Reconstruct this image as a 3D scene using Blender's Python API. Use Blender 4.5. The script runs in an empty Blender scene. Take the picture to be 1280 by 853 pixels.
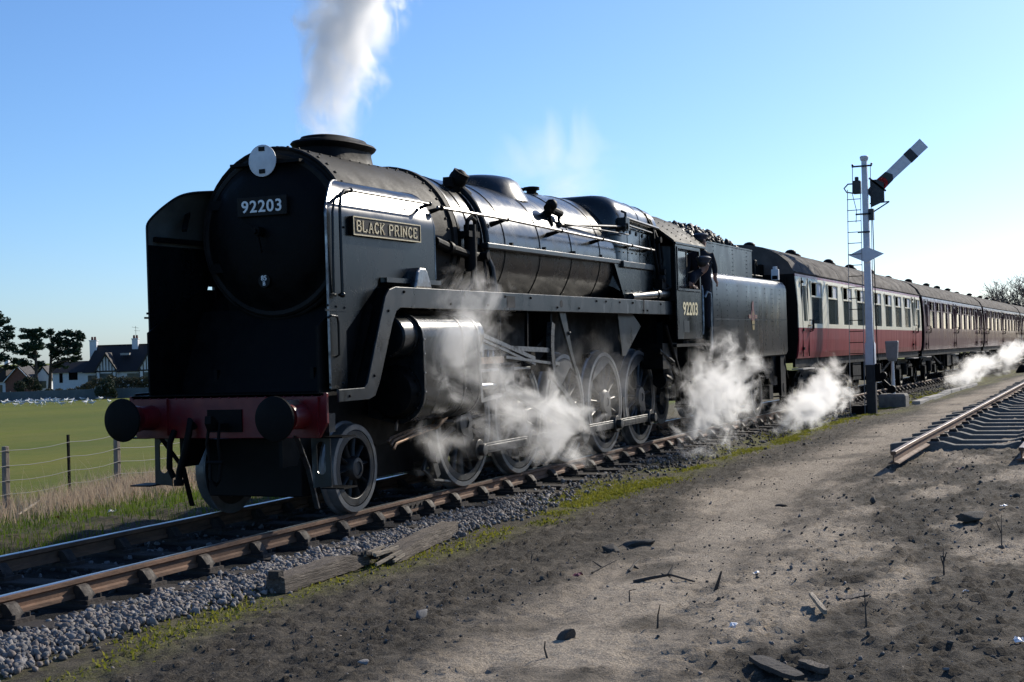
import bpy, bmesh, math, random
import numpy as np
from mathutils import Vector, Matrix

random.seed(7); rng = np.random.default_rng(7)
SC = bpy.context.scene
COL = SC.collection
PI = math.pi
R_ = math.radians

# ------------------------------------------------------------------ camera
CAM_C = Vector((-11.5901, -8.1208, 1.6525))
CAM_R = Vector((0.39956, -0.91617, -0.03148))
CAM_U = Vector((0.00938, -0.03025, 0.9995))
CAM_F = Vector((0.91666, 0.39965, 0.00349))
cd = bpy.data.cameras.new('camera'); cam = bpy.data.objects.new('camera', cd); COL.objects.link(cam)
cd.sensor_width = 36.0; cd.lens = 49.925; cd.clip_start = 0.1; cd.clip_end = 5000
cam.matrix_world = Matrix((
    (CAM_R.x, CAM_U.x, -CAM_F.x, CAM_C.x), (CAM_R.y, CAM_U.y, -CAM_F.y, CAM_C.y),
    (CAM_R.z, CAM_U.z, -CAM_F.z, CAM_C.z), (0, 0, 0, 1)))
SC.camera = cam

# ------------------------------------------------------------------ sky and sun
SUN = Vector((1.87, -0.56, 1.0)).normalized()        # towards the sun
EL = math.asin(SUN.z); AZ = math.atan2(SUN.x, SUN.y)
wd = bpy.data.worlds.new('World'); SC.world = wd; wd.use_nodes = True
nt = wd.node_tree
sk = nt.nodes.new('ShaderNodeTexSky'); sk.sky_type = 'NISHITA'; sk.sun_disc = False
sk.sun_elevation = EL; sk.sun_rotation = AZ; sk.altitude = 0
sk.air_density = 0.9; sk.dust_density = 0.5; sk.ozone_density = 8.0
nt.links.new(sk.outputs[0], nt.nodes['Background'].inputs[0])
nt.nodes['Background'].inputs[1].default_value = 0.145
sl = bpy.data.lights.new('sun', 'SUN'); sl.energy = 5.0; sl.angle = R_(0.55); sl.color = (1.0, 0.92, 0.79)
so = bpy.data.objects.new('sun', sl); COL.objects.link(so); so.location = (30, -10, 40)
so.rotation_euler = (-SUN).to_track_quat('-Z', 'Y').to_euler()
SC.view_settings.view_transform = 'Standard'; SC.view_settings.look = 'None'
SC.view_settings.exposure = 0.1; SC.view_settings.gamma = 1.0
SC.render.engine = 'CYCLES'
SC.cycles.use_denoising = True
SC.cycles.max_bounces = 10; SC.cycles.volume_bounces = 5; SC.cycles.transparent_max_bounces = 12
SC.cycles.diffuse_bounces = 3; SC.cycles.glossy_bounces = 3
SC.cycles.volume_step_rate = 1.0; SC.cycles.volume_max_steps = 160

# ------------------------------------------------------------------ materials
def nodes(m):
    m.use_nodes = True
    return m.node_tree.nodes, m.node_tree.links, m.node_tree.nodes['Principled BSDF']

def mat(name, c1, c2=None, scale=6.0, rough=0.5, rough2=None, metal=0.0, bump=0.0, bscale=None,
        detail=6.0, spec=0.5, stretch=(1, 1, 1), lo=0.35, hi=0.65, coat=0.0, c3=None, c3scale=None, c3lo=.55, c3hi=.7, bdist=0.02):
    m = bpy.data.materials.new(name); N, L, P = nodes(m)
    P.inputs['Base Color'].default_value = (*c1, 1); P.inputs['Roughness'].default_value = rough
    P.inputs['Metallic'].default_value = metal; P.inputs['Specular IOR Level'].default_value = spec
    P.inputs['Coat Weight'].default_value = coat
    tc = N.new('ShaderNodeTexCoord'); mp = N.new('ShaderNodeMapping'); mp.inputs['Scale'].default_value = stretch
    L.new(tc.outputs['Object'], mp.inputs['Vector'])
    def noise(sc, det=detail):
        n = N.new('ShaderNodeTexNoise'); n.inputs['Scale'].default_value = sc; n.inputs['Detail'].default_value = det
        n.inputs['Roughness'].default_value = 0.62
        L.new(mp.outputs[0], n.inputs['Vector']); return n
    def ramp(n, a, b):
        r = N.new('ShaderNodeMapRange'); r.inputs['From Min'].default_value = a; r.inputs['From Max'].default_value = b
        L.new(n.outputs[0], r.inputs['Value']); return r
    if c2 is not None:
        n = noise(scale); r = ramp(n, lo, hi)
        mx = N.new('ShaderNodeMix'); mx.data_type = 'RGBA'
        mx.inputs['A'].default_value = (*c1, 1); mx.inputs['B'].default_value = (*c2, 1)
        L.new(r.outputs[0], mx.inputs['Factor']); out = mx.outputs['Result']
        if c3 is not None:
            n3 = noise(c3scale or scale * .37); r3 = ramp(n3, c3lo, c3hi)
            m3 = N.new('ShaderNodeMix'); m3.data_type = 'RGBA'; m3.inputs['B'].default_value = (*c3, 1)
            L.new(r3.outputs[0], m3.inputs['Factor']); L.new(out, m3.inputs['A']); out = m3.outputs['Result']
        L.new(out, P.inputs['Base Color'])
        if rough2 is not None:
            rr = N.new('ShaderNodeMapRange'); rr.inputs['From Min'].default_value = lo; rr.inputs['From Max'].default_value = hi
            rr.inputs['To Min'].default_value = rough; rr.inputs['To Max'].default_value = rough2
            L.new(n.outputs[0], rr.inputs['Value']); L.new(rr.outputs[0], P.inputs['Roughness'])
    if bump:
        b = N.new('ShaderNodeBump'); b.inputs['Strength'].default_value = bump; b.inputs['Distance'].default_value = bdist
        L.new(noise(bscale or scale * 2).outputs[0], b.inputs['Height']); L.new(b.outputs[0], P.inputs['Normal'])
    return m

M = {}
M['paint'] = mat('black_paint', (.0022, .0032, .0036), (.006, .0075, .008), 3.0, .28, .38, bump=.10, bscale=2.2, stretch=(1, 1, .6), spec=.3, bdist=.03, c3=(.02, .02, .019), c3scale=5, c3lo=.62, c3hi=.85)
M['boiler'] = mat('boiler_cladding_paint', (.003, .0048, .0055), (.009, .0115, .0125), 3.0, .18, .32, bump=.14, bscale=1.6, spec=.6, bdist=.03, c3=(.05, .05, .048), c3scale=7, c3lo=.6, c3hi=.85)
M['sheet'] = mat('side_sheet_paint', (.002, .0038, .0044), (.007, .0095, .0105), 2.2, .20, .32, bump=.06, bscale=1.3, spec=.3, bdist=.03, stretch=(1, 1, .5), c3=(.015, .018, .019), c3scale=4, c3lo=.6, c3hi=.8)
M['valance'] = mat('weathered_valance_paint', (.0045, .007, .008), (.017, .021, .023), 5, .26, .42, bump=.1, bscale=5, stretch=(1, 1, .4), spec=.4, c3=(.13, .135, .14), c3scale=3.5, c3lo=.62, c3hi=.72)
M['smokebox'] = mat('sooty_smokebox', (.006, .0056, .0052), (.026, .023, .020), 4, .6, .75, bump=.2, bscale=40, spec=.18)
M['dark'] = mat('grimy_black', (.0018, .0019, .002), (.006, .0058, .0055), 6, .5, .7, bump=.2, bscale=18, spec=.11)
M['frame'] = mat('oily_frame_black', (.002, .002, .002), (.006, .0056, .005), 6, .5, .7, spec=.15)
M['steel'] = mat('bright_steel', (.32, .32, .32), (.16, .155, .15), 8, .28, .45, metal=1, c3=(.05, .045, .04), c3scale=5)
M['oilsteel'] = mat('oily_steel', (.09, .09, .087), (.035, .034, .032), 8, .4, .6, metal=.6, c3=(.015, .015, .014), c3scale=4)
M['wheel'] = mat('wheel_grime', (.010, .0105, .0105), (.03, .03, .029), 9, .38, .6, bump=.15, bscale=25)
M['tyre'] = mat('wheel_tyre_steel', (.20, .205, .205), (.13, .13, .13), 7, .38, .5, metal=.5)
M['red'] = mat('buffer_beam_red', (.15, .005, .008), (.10, .005, .007), 5, .32, .5, bump=.08, bscale=12, c3=(.06, .012, .012), c3scale=6, c3lo=.6, c3hi=.75)
M['white'] = mat('white_paint', (.74, .74, .72), (.62, .62, .60), 12, .5, .65, c3=(.42, .40, .36), c3scale=18, c3lo=.66, c3hi=.74)
M['disc'] = mat('white_disc_paint', (.72, .72, .71), (.60, .60, .60), 9, .5, .6, c3=(.25, .19, .14), c3scale=24, c3lo=.68, c3hi=.72)
M['cream_letter'] = mat('cream_lettering', (.72, .62, .36), None, rough=.5)
M['brass'] = mat('worn_brass', (.62, .52, .33), (.45, .36, .22), 30, .4, .5, metal=.55)
M['plate_white'] = mat('number_white', (.82, .82, .78), None, rough=.5)
M['plate'] = mat('plate_black', (.006, .005, .0045), (.014, .011, .009), 20, .5, spec=.15)
M['coal'] = mat('coal', (.004, .004, .0045), (.014, .0135, .0135), 14, .35, .7, bump=.5, bscale=30, spec=.25)
M['glass'] = mat('window_glass', (.045, .06, .06), (.075, .095, .095), 1.2, .07, .10, spec=.45)
M['cabglass'] = mat('cab_glass', (.03, .04, .045), (.05, .06, .065), 2, .12, .2, spec=.8)
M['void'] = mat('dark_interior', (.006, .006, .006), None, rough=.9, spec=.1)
M['copper'] = mat('copper_pipe', (.32, .2, .12), (.12, .09, .07), 12, .35, .5, metal=.8)
M['gold'] = mat('gold_transfer', (.30, .22, .07), None, rough=.45)
M['redtransfer'] = mat('red_transfer', (.16, .04, .035), None, rough=.5)
M['tender'] = mat('tender_tank_paint', (.004, .0085, .0105), (.013, .021, .025), 2.4, .24, .38, bump=.12, bscale=1.5, bdist=.03, stretch=(1, 1, .35), spec=.32, c3=(.03, .038, .039), c3scale=5, c3lo=.58, c3hi=.78)
M['cream'] = mat('cream_coach_paint', (.84, .78, .58), (.77, .71, .52), 3, .38, .5, stretch=(1, 1, .3), bump=.05, bscale=3)
M['maroon'] = mat('crimson_coach_paint', (.27, .012, .022), (.20, .010, .018), 2.5, .32, .42, stretch=(1.6, 1, .12), bump=.06, bscale=2, spec=.35, c3=(.26, .06, .07), c3scale=4, c3lo=.6, c3hi=.8)
M['maroon2'] = mat('maroon_coach_paint', (.115, .03, .045), (.085, .024, .036), 2.5, .26, .36, stretch=(1.4, 1, .15), bump=.05, bscale=2, spec=.6)
M['roof'] = mat('coach_roof_paint', (.098, .086, .078), (.07, .062, .057), 4, .8, .95, stretch=(.5, 1, 1), bump=.15, bscale=30, spec=.12)
M['rust'] = mat('rusty_rail', (.20, .10, .052), (.105, .056, .032), 9, .7, .85, bump=.3, bscale=40, stretch=(.3, 1, 1))
M['railtop'] = mat('polished_rail_top', (.55, .55, .56), (.38, .36, .34), 14, .28, .42, metal=1, stretch=(.15, 1, 1))
M['rustytop'] = mat('dull_rail_top', (.20, .15, .12), (.12, .085, .07), 12, .5, .65, metal=.4, stretch=(.2, 1, 1))
M['chair'] = mat('rail_chair_iron', (.045, .030, .021), (.022, .016, .013), 14, .7, .9, bump=.4, bscale=30)
M['sleeper'] = mat('creosoted_timber', (.034, .025, .019), (.018, .014, .012), 10, .8, .95, bump=.6, bscale=24, stretch=(3, .35, 1))
M['oldtimber'] = mat('weathered_timber', (.13, .10, .075), (.06, .047, .036), 12, .8, .95, bump=1.0, bscale=22, stretch=(.35, 2, 3), c3=(.21, .17, .13), c3scale=8)
M['timberdark'] = mat('rotten_timber', (.05, .04, .032), (.025, .02, .017), 12, .9, bump=.8, bscale=24)
M['concrete'] = mat('sleeper_concrete', (.18, .17, .15), (.12, .115, .10), 8, .85, .95, bump=.4, bscale=40, c3=(.085, .08, .07), c3scale=3)
M['concrete2'] = mat('pale_concrete', (.42, .40, .36), (.32, .30, .27), 8, .85, .95, bump=.4, bscale=40)
for i, (a, b) in enumerate((((.20, .182, .165), (.105, .095, .085)), ((.33, .305, .285), (.19, .175, .16)), ((.20, .19, .185), (.11, .11, .11)), ((.24, .20, .175), (.14, .115, .10)))):
    M['stone%d' % i] = mat('ballast_stone_%s' % 'abcd'[i], a, b, 30, .8, .95, bump=.4, bscale=60)
M['oilstone'] = mat('oily_ballast', (.02, .018, .016), (.045, .04, .035), 30, .7, .9, bump=.4, bscale=60)  # oily stones, darkened further for the deep shadow between the rails
M['ash'] = mat('sooty_ash_grey', (.085, .095, .08), (.05, .055, .046), 3, .8)
M['clod'] = mat('cinder_clod', (.04, .036, .031), (.11, .098, .083), 30, .9, 1.0, bump=.5, bscale=60)
M['twig'] = mat('charred_twig', (.035, .028, .022), (.06, .05, .04), 30, .9)
M['litter'] = mat('white_litter', (.75, .76, .78), (.6, .6, .62), 20, .5)
M['rawood'] = mat('splintered_wood', (.36, .30, .22), (.2, .16, .115), 18, .85, bump=.5, bscale=30, stretch=(.4, 3, 3))
M['fencewood'] = mat('fence_post_wood', (.26, .22, .18), (.16, .135, .11), 14, .9, bump=.6, bscale=20, stretch=(2, 2, .3))
M['wire'] = mat('galvanised_wire', (.22, .22, .21), None, rough=.7, metal=.3)
M['sigwhite'] = mat('signal_white_paint', (.66, .67, .70), (.55, .56, .58), 6, .4, .55, c3=(.38, .34, .30), c3scale=9, c3lo=.66, c3hi=.75)
M['sigblack'] = mat('signal_black_paint', (.012, .012, .014), (.025, .025, .027), 9, .5)
M['sigred'] = mat('red_lens', (.85, .02, .03), None, rough=.2, spec=.8)
_N, _L, _P = nodes(M['sigred']); _t = _N.new('ShaderNodeBsdfTranslucent'); _t.inputs['Color'].default_value = (1.0, .02, .03, 1); _a = _N.new('ShaderNodeMixShader'); _a.inputs[0].default_value = .85; _L.new(_P.outputs[0], _a.inputs[1]); _L.new(_t.outputs[0], _a.inputs[2]); _L.new(_a.outputs[0], _N['Material Output'].inputs[0])
M['siggreen'] = mat('green_lens', (.03, .35, .25), None, rough=.2, spec=.8)
M['greybox'] = mat('grey_cabinet_paint', (.22, .23, .235), (.17, .175, .18), 9, .55)
M['cloth'] = mat('navy_overalls', (.005, .006, .012), (.010, .011, .018), 20, .9, bump=.3, bscale=25)
M['skin'] = mat('skin', (.33, .18, .125), (.28, .15, .10), 12, .55)
M['cap'] = mat('greasetop_cap', (.02, .028, .045), (.03, .04, .06), 18, .45)
M['hair'] = mat('dark_hair', (.02, .016, .013), None, rough=.7)
M['gull'] = mat('gull_white', (.82, .82, .82), (.75, .75, .76), 9, .6)
M['gullgrey'] = mat('gull_grey', (.42, .44, .47), None, rough=.6)
M['render'] = mat('white_house_render', (.70, .71, .72), (.62, .63, .64), 2, .85, bump=.2, bscale=20)
M['brick'] = mat('red_brown_brick', (.20, .085, .055), (.14, .062, .045), 3, .85, bump=.2, bscale=20)
M['tile'] = mat('dark_roof_tile', (.014, .011, .012), (.028, .021, .020), 2.5, .7, .85, bump=.5, bscale=9, stretch=(1, 1, 3))
M['timber'] = mat('black_house_timber', (.02, .016, .014), None, rough=.7)
M['brickred'] = mat('chimney_pot_clay', (.16, .06, .045), None, rough=.8)
M['gardenwall'] = mat('blue_grey_garden_wall', (.10, .125, .135), (.07, .09, .10), 1.5, .85, bump=.3, bscale=10)
M['bark'] = mat('pine_bark', (.075, .055, .042), (.04, .03, .025), 5, .9, bump=.6, bscale=8)
M['barebark'] = mat('bare_bark', (.17, .135, .115), (.11, .09, .08), 3, .9)

def foliage(name, c1, c2, trans=.25):
    m = bpy.data.materials.new(name); N, L, P = nodes(m)
    g = N.new('ShaderNodeNewGeometry'); mx = N.new('ShaderNodeMix'); mx.data_type = 'RGBA'
    mx.inputs['A'].default_value = (*c1, 1); mx.inputs['B'].default_value = (*c2, 1)
    L.new(g.outputs['Random Per Island'], mx.inputs['Factor']); L.new(mx.outputs['Result'], P.inputs['Base Color'])
    P.inputs['Roughness'].default_value = .7; P.inputs['Specular IOR Level'].default_value = .25
    t = N.new('ShaderNodeBsdfTranslucent'); L.new(mx.outputs['Result'], t.inputs['Color'])
    a = N.new('ShaderNodeMixShader'); a.inputs[0].default_value = trans
    L.new(P.outputs[0], a.inputs[1]); L.new(t.outputs[0], a.inputs[2]); L.new(a.outputs[0], N['Material Output'].inputs[0])
    return m
M['needles'] = foliage('pine_needles', (.016, .036, .022), (.035, .065, .034), .15)
M['hedge'] = foliage('hedge_leaves', (.075, .065, .04), (.045, .055, .03), .2)
M['bush'] = foliage('dark_bush_leaves', (.02, .035, .018), (.04, .05, .028), .15)
M['grass'] = foliage('green_grass', (.07, .13, .012), (.15, .19, .025), .45)
M['moss'] = foliage('mossy_turf', (.14, .16, .018), (.29, .27, .042), .4)
M['straw'] = foliage('dry_grass', (.36, .26, .18), (.52, .42, .29), .4)
M['straw2'] = foliage('dry_brown_grass', (.27, .18, .13), (.42, .31, .22), .35)

# ------------------------------------------------------------------ mesh builder
class MB:
    def __init__(s, T=None): s.v = []; s.f = []; s.m = []; s.T = T
    def add(s, vs, fs, mi=0):
        o = len(s.v)
        if s.T is not None: vs = [s.T @ Vector(q) for q in vs]
        s.v.extend([tuple(q) for q in vs]); s.f.extend([tuple(i + o for i in f) for f in fs]); s.m.extend([mi] * len(fs)); return s
    def box(s, x0, x1, y0, y1, z0, z1, mi=0):
        return s.add([(x0, y0, z0), (x1, y0, z0), (x1, y1, z0), (x0, y1, z0), (x0, y0, z1), (x1, y0, z1), (x1, y1, z1), (x0, y1, z1)],
                     [(0, 3, 2, 1), (4, 5, 6, 7), (0, 1, 5, 4), (1, 2, 6, 5), (2, 3, 7, 6), (3, 0, 4, 7)], mi)
    def bar(s, a, b, w, h, up=(0, 0, 1), mi=0):
        a = Vector(a); b = Vector(b); d = (b - a).normalized(); u = Vector(up)
        x = d.cross(u)
        if x.length < 1e-5: x = d.cross(Vector((1, 0, 0)))
        x.normalize(); u = x.cross(d)
        vs = [p + x * sx * w / 2 + u * sz * h / 2 for p in (a, b) for sx, sz in ((-1, -1), (1, -1), (1, 1), (-1, 1))]
        return s.add(vs, [(0, 1, 2, 3), (7, 6, 5, 4), (0, 4, 5, 1), (1, 5, 6, 2), (2, 6, 7, 3), (3, 7, 4, 0)], mi)
    def loft(s, rings, cap=(True, True), closed=True, mi=0):
        n = len(rings[0]); vs = [p for r in rings for p in r]; fs = []
        for i in range(len(rings) - 1):
            for j in range(n if closed else n - 1):
                k = (j + 1) % n; fs.append((i * n + j, i * n + k, (i + 1) * n + k, (i + 1) * n + j))
        if cap[0]: fs.append(tuple(reversed(range(n))))
        if cap[1]: fs.append(tuple((len(rings) - 1) * n + j for j in range(n)))
        return s.add(vs, fs, mi)
    def lathe(s, o, ax, prof, n=24, cap=(True, True), mi=0):
        o = Vector(o); ax = Vector(ax).normalized(); u = ax.orthogonal().normalized()
        if abs(ax.y) > .9: u = Vector((1, 0, 0))
        if abs(ax.x) > .9: u = Vector((0, 0, 1))
        w = ax.cross(u)
        return s.loft([[o + ax * h + (u * math.cos(2 * PI * j / n) + w * math.sin(2 * PI * j / n)) * r for j in range(n)] for r, h in prof], cap, True, mi)
    def cyl(s, a, b, r, r2=None, n=16, mi=0):
        a = Vector(a); b = Vector(b); return s.lathe(a, b - a, [(r, 0), (r if r2 is None else r2, (b - a).length)], n, (True, True), mi)
    def tube(s, pts, r, n=8, mi=0):
        pts = [Vector(p) for p in pts]; rings = []; rr = r if isinstance(r, (list, tuple)) else [r] * len(pts)
        d0 = (pts[1] - pts[0]).normalized(); u = d0.orthogonal().normalized()
        for i, p in enumerate(pts):
            d = (pts[min(i + 1, len(pts) - 1)] - pts[max(i - 1, 0)]).normalized()
            u = (u - d * u.dot(d)).normalized(); w = d.cross(u)
            rings.append([p + (u * math.cos(2 * PI * j / n) + w * math.sin(2 * PI * j / n)) * rr[i] for j in range(n)])
        return s.loft(rings, (True, True), True, mi)
    def prism(s, poly, ax, a, b, mi=0):
        def P(q, h): return {'x': (h, q[0], q[1]), 'y': (q[0], h, q[1]), 'z': (q[0], q[1], h)}[ax]
        return s.loft([[P(q, a) for q in poly], [P(q, b) for q in poly]], (True, True), True, mi)
    def strip(s, pts, w, t, ax='y', mi=0):
        pass
    def sphere(s, c, r, n=12, m=8, sc=(1, 1, 1), mi=0):
        c = Vector(c); rings = []
        for i in range(1, m):
            a = PI * i / m
            rings.append([c + Vector((math.sin(a) * math.cos(2 * PI * j / n) * sc[0], math.sin(a) * math.sin(2 * PI * j / n) * sc[1], math.cos(a) * sc[2])) * r for j in range(n)])
        return s.loft(rings, (True, True), True, mi)
    def islands(s):
        par = list(range(len(s.v)))
        def find(a):
            while par[a] != a: par[a] = par[par[a]]; a = par[a]
            return a
        for f in s.f:
            for q in f[1:]:
                a, b = find(f[0]), find(q)
                if a != b: par[b] = a
        g = {}
        for f, mi in zip(s.f, s.m): g.setdefault(find(f[0]), []).append((f, mi))
        out = []
        for fs in g.values():
            ids = sorted({i for f, _ in fs for i in f}); mp = {i: k for k, i in enumerate(ids)}; q = MB()
            q.v = [s.v[i] for i in ids]; q.f = [tuple(mp[i] for i in f) for f, _ in fs]; q.m = [mi for _, mi in fs]; out.append(q)
        return out
    def build_each(s, *a, **k): return [q.build(*a, **k) for q in s.islands()]
    def build(s, name, ms, parent=None, smooth=35, bevel=0, recalc=True, seg=2):
        me = bpy.data.meshes.new(name); me.from_pydata(s.v, [], s.f)
        for q in (ms if isinstance(ms, (list, tuple)) else [ms]): me.materials.append(M[q] if isinstance(q, str) else q)
        if any(s.m): me.polygons.foreach_set('material_index', s.m)
        if recalc:
            b = bmesh.new(); b.from_mesh(me); bmesh.ops.recalc_face_normals(b, faces=b.faces); b.to_mesh(me); b.free()
        if smooth:
            me.polygons.foreach_set('use_smooth', [True] * len(me.polygons)); me.set_sharp_from_angle(angle=R_(smooth))
        o = bpy.data.objects.new(name, me); COL.objects.link(o)
        if parent is not None: o.parent = parent
        if bevel:
            bv = o.modifiers.new('bevel', 'BEVEL'); bv.width = bevel; bv.segments = seg; bv.limit_method = 'ANGLE'; bv.angle_limit = R_(40); bv.harden_normals = False
        return o

def thing(name, label, cat, loc=(0, 0, 0), rot=(0, 0, 0), group=None):
    o = bpy.data.objects.new(name, None); COL.objects.link(o); o.location = loc; o.rotation_euler = rot; o.empty_display_size = .3
    o['label'] = label; o['category'] = cat
    if group: o['group'] = group
    return o
def tag(o, label, cat, group=None):
    o['label'] = label; o['category'] = cat
    if group: o['group'] = group
    return o
def struct(o): o['kind'] = 'structure'; return o
def stuff(o): o['kind'] = 'stuff'; return o
def dup(o, parent=None, loc=None, rot=None, scale=None):
    c = o.copy(); COL.objects.link(c); c.parent = parent
    if loc is not None: c.location = loc
    if rot is not None: c.rotation_euler = rot
    if scale is not None: c.scale = scale
    return c
KIDS = {}
def dup_tree(o, parent=None, loc=None, rot=None):
    ch = list(o.children); c = dup(o, parent, loc, rot)
    for k in ch: dup_tree(k, c)
    return c

def raw(name, V, Fc, ms, parent=None, mi=None, smooth=False):
    me = bpy.data.meshes.new(name); V = np.asarray(V, np.float32); Fc = np.asarray(Fc, np.int32); k = Fc.shape[1]
    me.vertices.add(len(V)); me.vertices.foreach_set('co', V.ravel())
    me.loops.add(Fc.size); me.loops.foreach_set('vertex_index', Fc.ravel())
    me.polygons.add(len(Fc)); me.polygons.foreach_set('loop_start', np.arange(0, Fc.size, k, dtype=np.int32))
    for q in (ms if isinstance(ms, (list, tuple)) else [ms]): me.materials.append(M[q] if isinstance(q, str) else q)
    if mi is not None: me.polygons.foreach_set('material_index', np.asarray(mi, np.int32))
    if smooth: me.polygons.foreach_set('use_smooth', np.ones(len(Fc), bool))
    me.update(calc_edges=True); me.validate()
    o = bpy.data.objects.new(name, me); COL.objects.link(o)
    if parent is not None: o.parent = parent
    return o

def text_mesh(name, txt, size, mm, parent, loc, rot, extrude=.004, bold=0.0, spacing=1.0, fit=None):
    cu = bpy.data.curves.new(name, 'FONT'); cu.body = txt; cu.size = size; cu.extrude = extrude; cu.offset = bold
    cu.align_x = 'CENTER'; cu.align_y = 'CENTER'; cu.space_character = spacing
    t = bpy.data.objects.new(name + '_tmp', cu); COL.objects.link(t)
    bpy.context.view_layer.update()
    me = bpy.data.meshes.new_from_object(t.evaluated_get(bpy.context.evaluated_depsgraph_get()))
    bpy.data.objects.remove(t); bpy.data.curves.remove(cu)
    if fit:
        xs = [v.co.x for v in me.vertices]; ys = [v.co.y for v in me.vertices]
        sx = fit[0] / (max(xs) - min(xs)); sy = fit[1] / (max(ys) - min(ys)); cx = (max(xs) + min(xs)) / 2; cy = (max(ys) + min(ys)) / 2
        for v in me.vertices: v.co.x = (v.co.x - cx) * sx; v.co.y = (v.co.y - cy) * sy
    me.name = name; me.materials.clear(); me.materials.append(M[mm])
    o = bpy.data.objects.new(name, me); COL.objects.link(o); o.parent = parent; o.location = loc; o.rotation_euler = rot
    return o

# ------------------------------------------------------------------ terrain shape
def interp(x, xs, ys): return np.interp(x, xs, ys)
GY = [-200, -40, -12, -8, -6.5, -5, -3.5, -2.3, -1.8, -1.35, -1.0, 1.0, 1.35, 2.0, 3.0, 3.7, 4.3, 6, 8, 11, 40, 95, 140, 3000]
GZ = [.3, .1, .08, .0, -.06, -.12, -.2, -.28, -.29, -.23, -.21, -.21, -.23, -.38, -.42, -.36, -.42, -.55, -.72, -1.0, -1.7, -2.62, -2.7, -2.7]
def drop(x):
    t = np.maximum(0, np.asarray(x, float) - 16); return -.0065 * np.where(t < 6, t * t / 12, t - 3) * np.where(t > 300, 300 / np.maximum(t, 1), 1)
def vnoise(x, y, seed):
    xi = np.floor(x).astype(np.int64); yi = np.floor(y).astype(np.int64); fx = x - xi; fy = y - yi
    fx = fx * fx * (3 - 2 * fx); fy = fy * fy * (3 - 2 * fy)
    def h(a, b):
        n = (a * 374761393 + b * 668265263 + seed * 974634777) & 0x7fffffff
        n = ((n ^ (n >> 13)) * 1274126177) & 0x7fffffff
        return ((n ^ (n >> 16)) & 0xffff) / 65535.0
    return (h(xi, yi) * (1 - fx) + h(xi + 1, yi) * fx) * (1 - fy) + (h(xi, yi + 1) * (1 - fx) + h(xi + 1, yi + 1) * fx) * fy
def fbm(x, y, sc, oc=4, seed=1, gain=.5):
    a = 1; t = 0; s = 0
    for i in range(oc):
        t = t + a * (vnoise(x * sc, y * sc, seed + i * 17) - .5); s += a; a *= gain; sc *= 2.03
    return t / s * 2
def curve_y(x): return -1.6e-4 * np.maximum(0, np.asarray(x, float) - 20) ** 2
def gz0(x, y):
    x = np.asarray(x, float); y = np.asarray(y, float)
    return interp(y - np.clip(curve_y(x), -12, 0), GY, GZ) + drop(x) * np.clip((60 - np.abs(y)) / 40, 0, 1)
def path_c(x): return np.maximum(4.05, 4.68 - .13 * x) + .12 * np.sin(x * .6)
def gz(x, y):
    x = np.asarray(x, float); y = np.asarray(y, float); z = gz0(x, y)
    near = np.clip((-1.75 - y) / .5, 0, 1) * np.clip((80 - x) / 40, 0, 1)          # the cinder yard
    n1 = fbm(x, y, .55, 3, 3); n2 = fbm(x, y * 1.25, 3.2, 4, 11); n3 = fbm(x, y, 6.5, 3, 23); n4 = fbm(x, y, 15, 3, 29, .6)
    lump = np.maximum(0, n2 - .08) ** 1.3
    path = np.exp(-((y + path_c(x)) / .75) ** 2)
    z = z + near * (n1 * .05 + (lump * .022 + np.maximum(0, n3 + .02) * .022 + np.maximum(0, n4) * .046) * (1 - .78 * path) + n4 * .013 - .02 * path - .022 * (np.exp(-((np.abs(y + path_c(x)) - .42) / .12) ** 2)) * np.clip(1 + n2 * 1.5, .2, 1.5) * np.clip((14 - x) / 8, 0, 1))
    far = np.clip((y - 2.2) / .6, 0, 1) * np.clip((14 - y) / 4, 0, 1)
    z = z + far * (n1 * .05 + n2 * .07)
    bal = np.clip((1.9 - np.abs(y)) / .3, 0, 1)
    z = z + bal * n3 * .02
    return z
def gzs(x, y): return float(gz(np.array([x]), np.array([y]))[0])
def at(px, py, D):
    return CAM_C + CAM_F * D + CAM_R * (D * (px - 640) / 1775.1) - CAM_U * (D * (py - 426.5) / 1775.1)
def gp(px, py):
    d = CAM_F + CAM_R * ((px - 640) / 1775.1) - CAM_U * ((py - 426.5) / 1775.1); z = -.2
    for _ in range(12):
        t = (z - CAM_C.z) / d.z; p = CAM_C + d * t; z = gzs(p.x, p.y)
    return Vector((p.x, p.y, z))
# ------------------------------------------------------------------ ground: one sheet to the horizon
def graded(a, b, s0, ratio, smax=1e9):
    out = [a]; s = s0
    while out[-1] < b: out.append(out[-1] + s); s = min(s * ratio, smax)
    return out
gx = [-400, -150, -60, -30, -18, -12, -9.5, -8, -7, -6.4] + graded(-6.0, 18, .028, 1.0055) ; gx = gx + graded(gx[-1] + .15, 1600, .16, 1.05)
gyn = [-v for v in graded(9.2, 1000, .05, 1.16)][::-1]
gy = gyn[:-1] + list(np.arange(-9.2, -1.3, .031)) + list(np.arange(-1.3, 2.2, .12)) + graded(2.2, 1800, .07, 1.03)
GXA = np.array(gx); GYA = np.array(gy); XX, YY = np.meshgrid(GXA, GYA, indexing='ij'); ZZ = gz(XX, YY)
nx, ny = XX.shape
idx = np.arange(nx * ny).reshape(nx, ny)
quads = np.stack([idx[:-1, :-1], idx[1:, :-1], idx[1:, 1:], idx[:-1, 1:]], -1).reshape(-1, 4)

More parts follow.
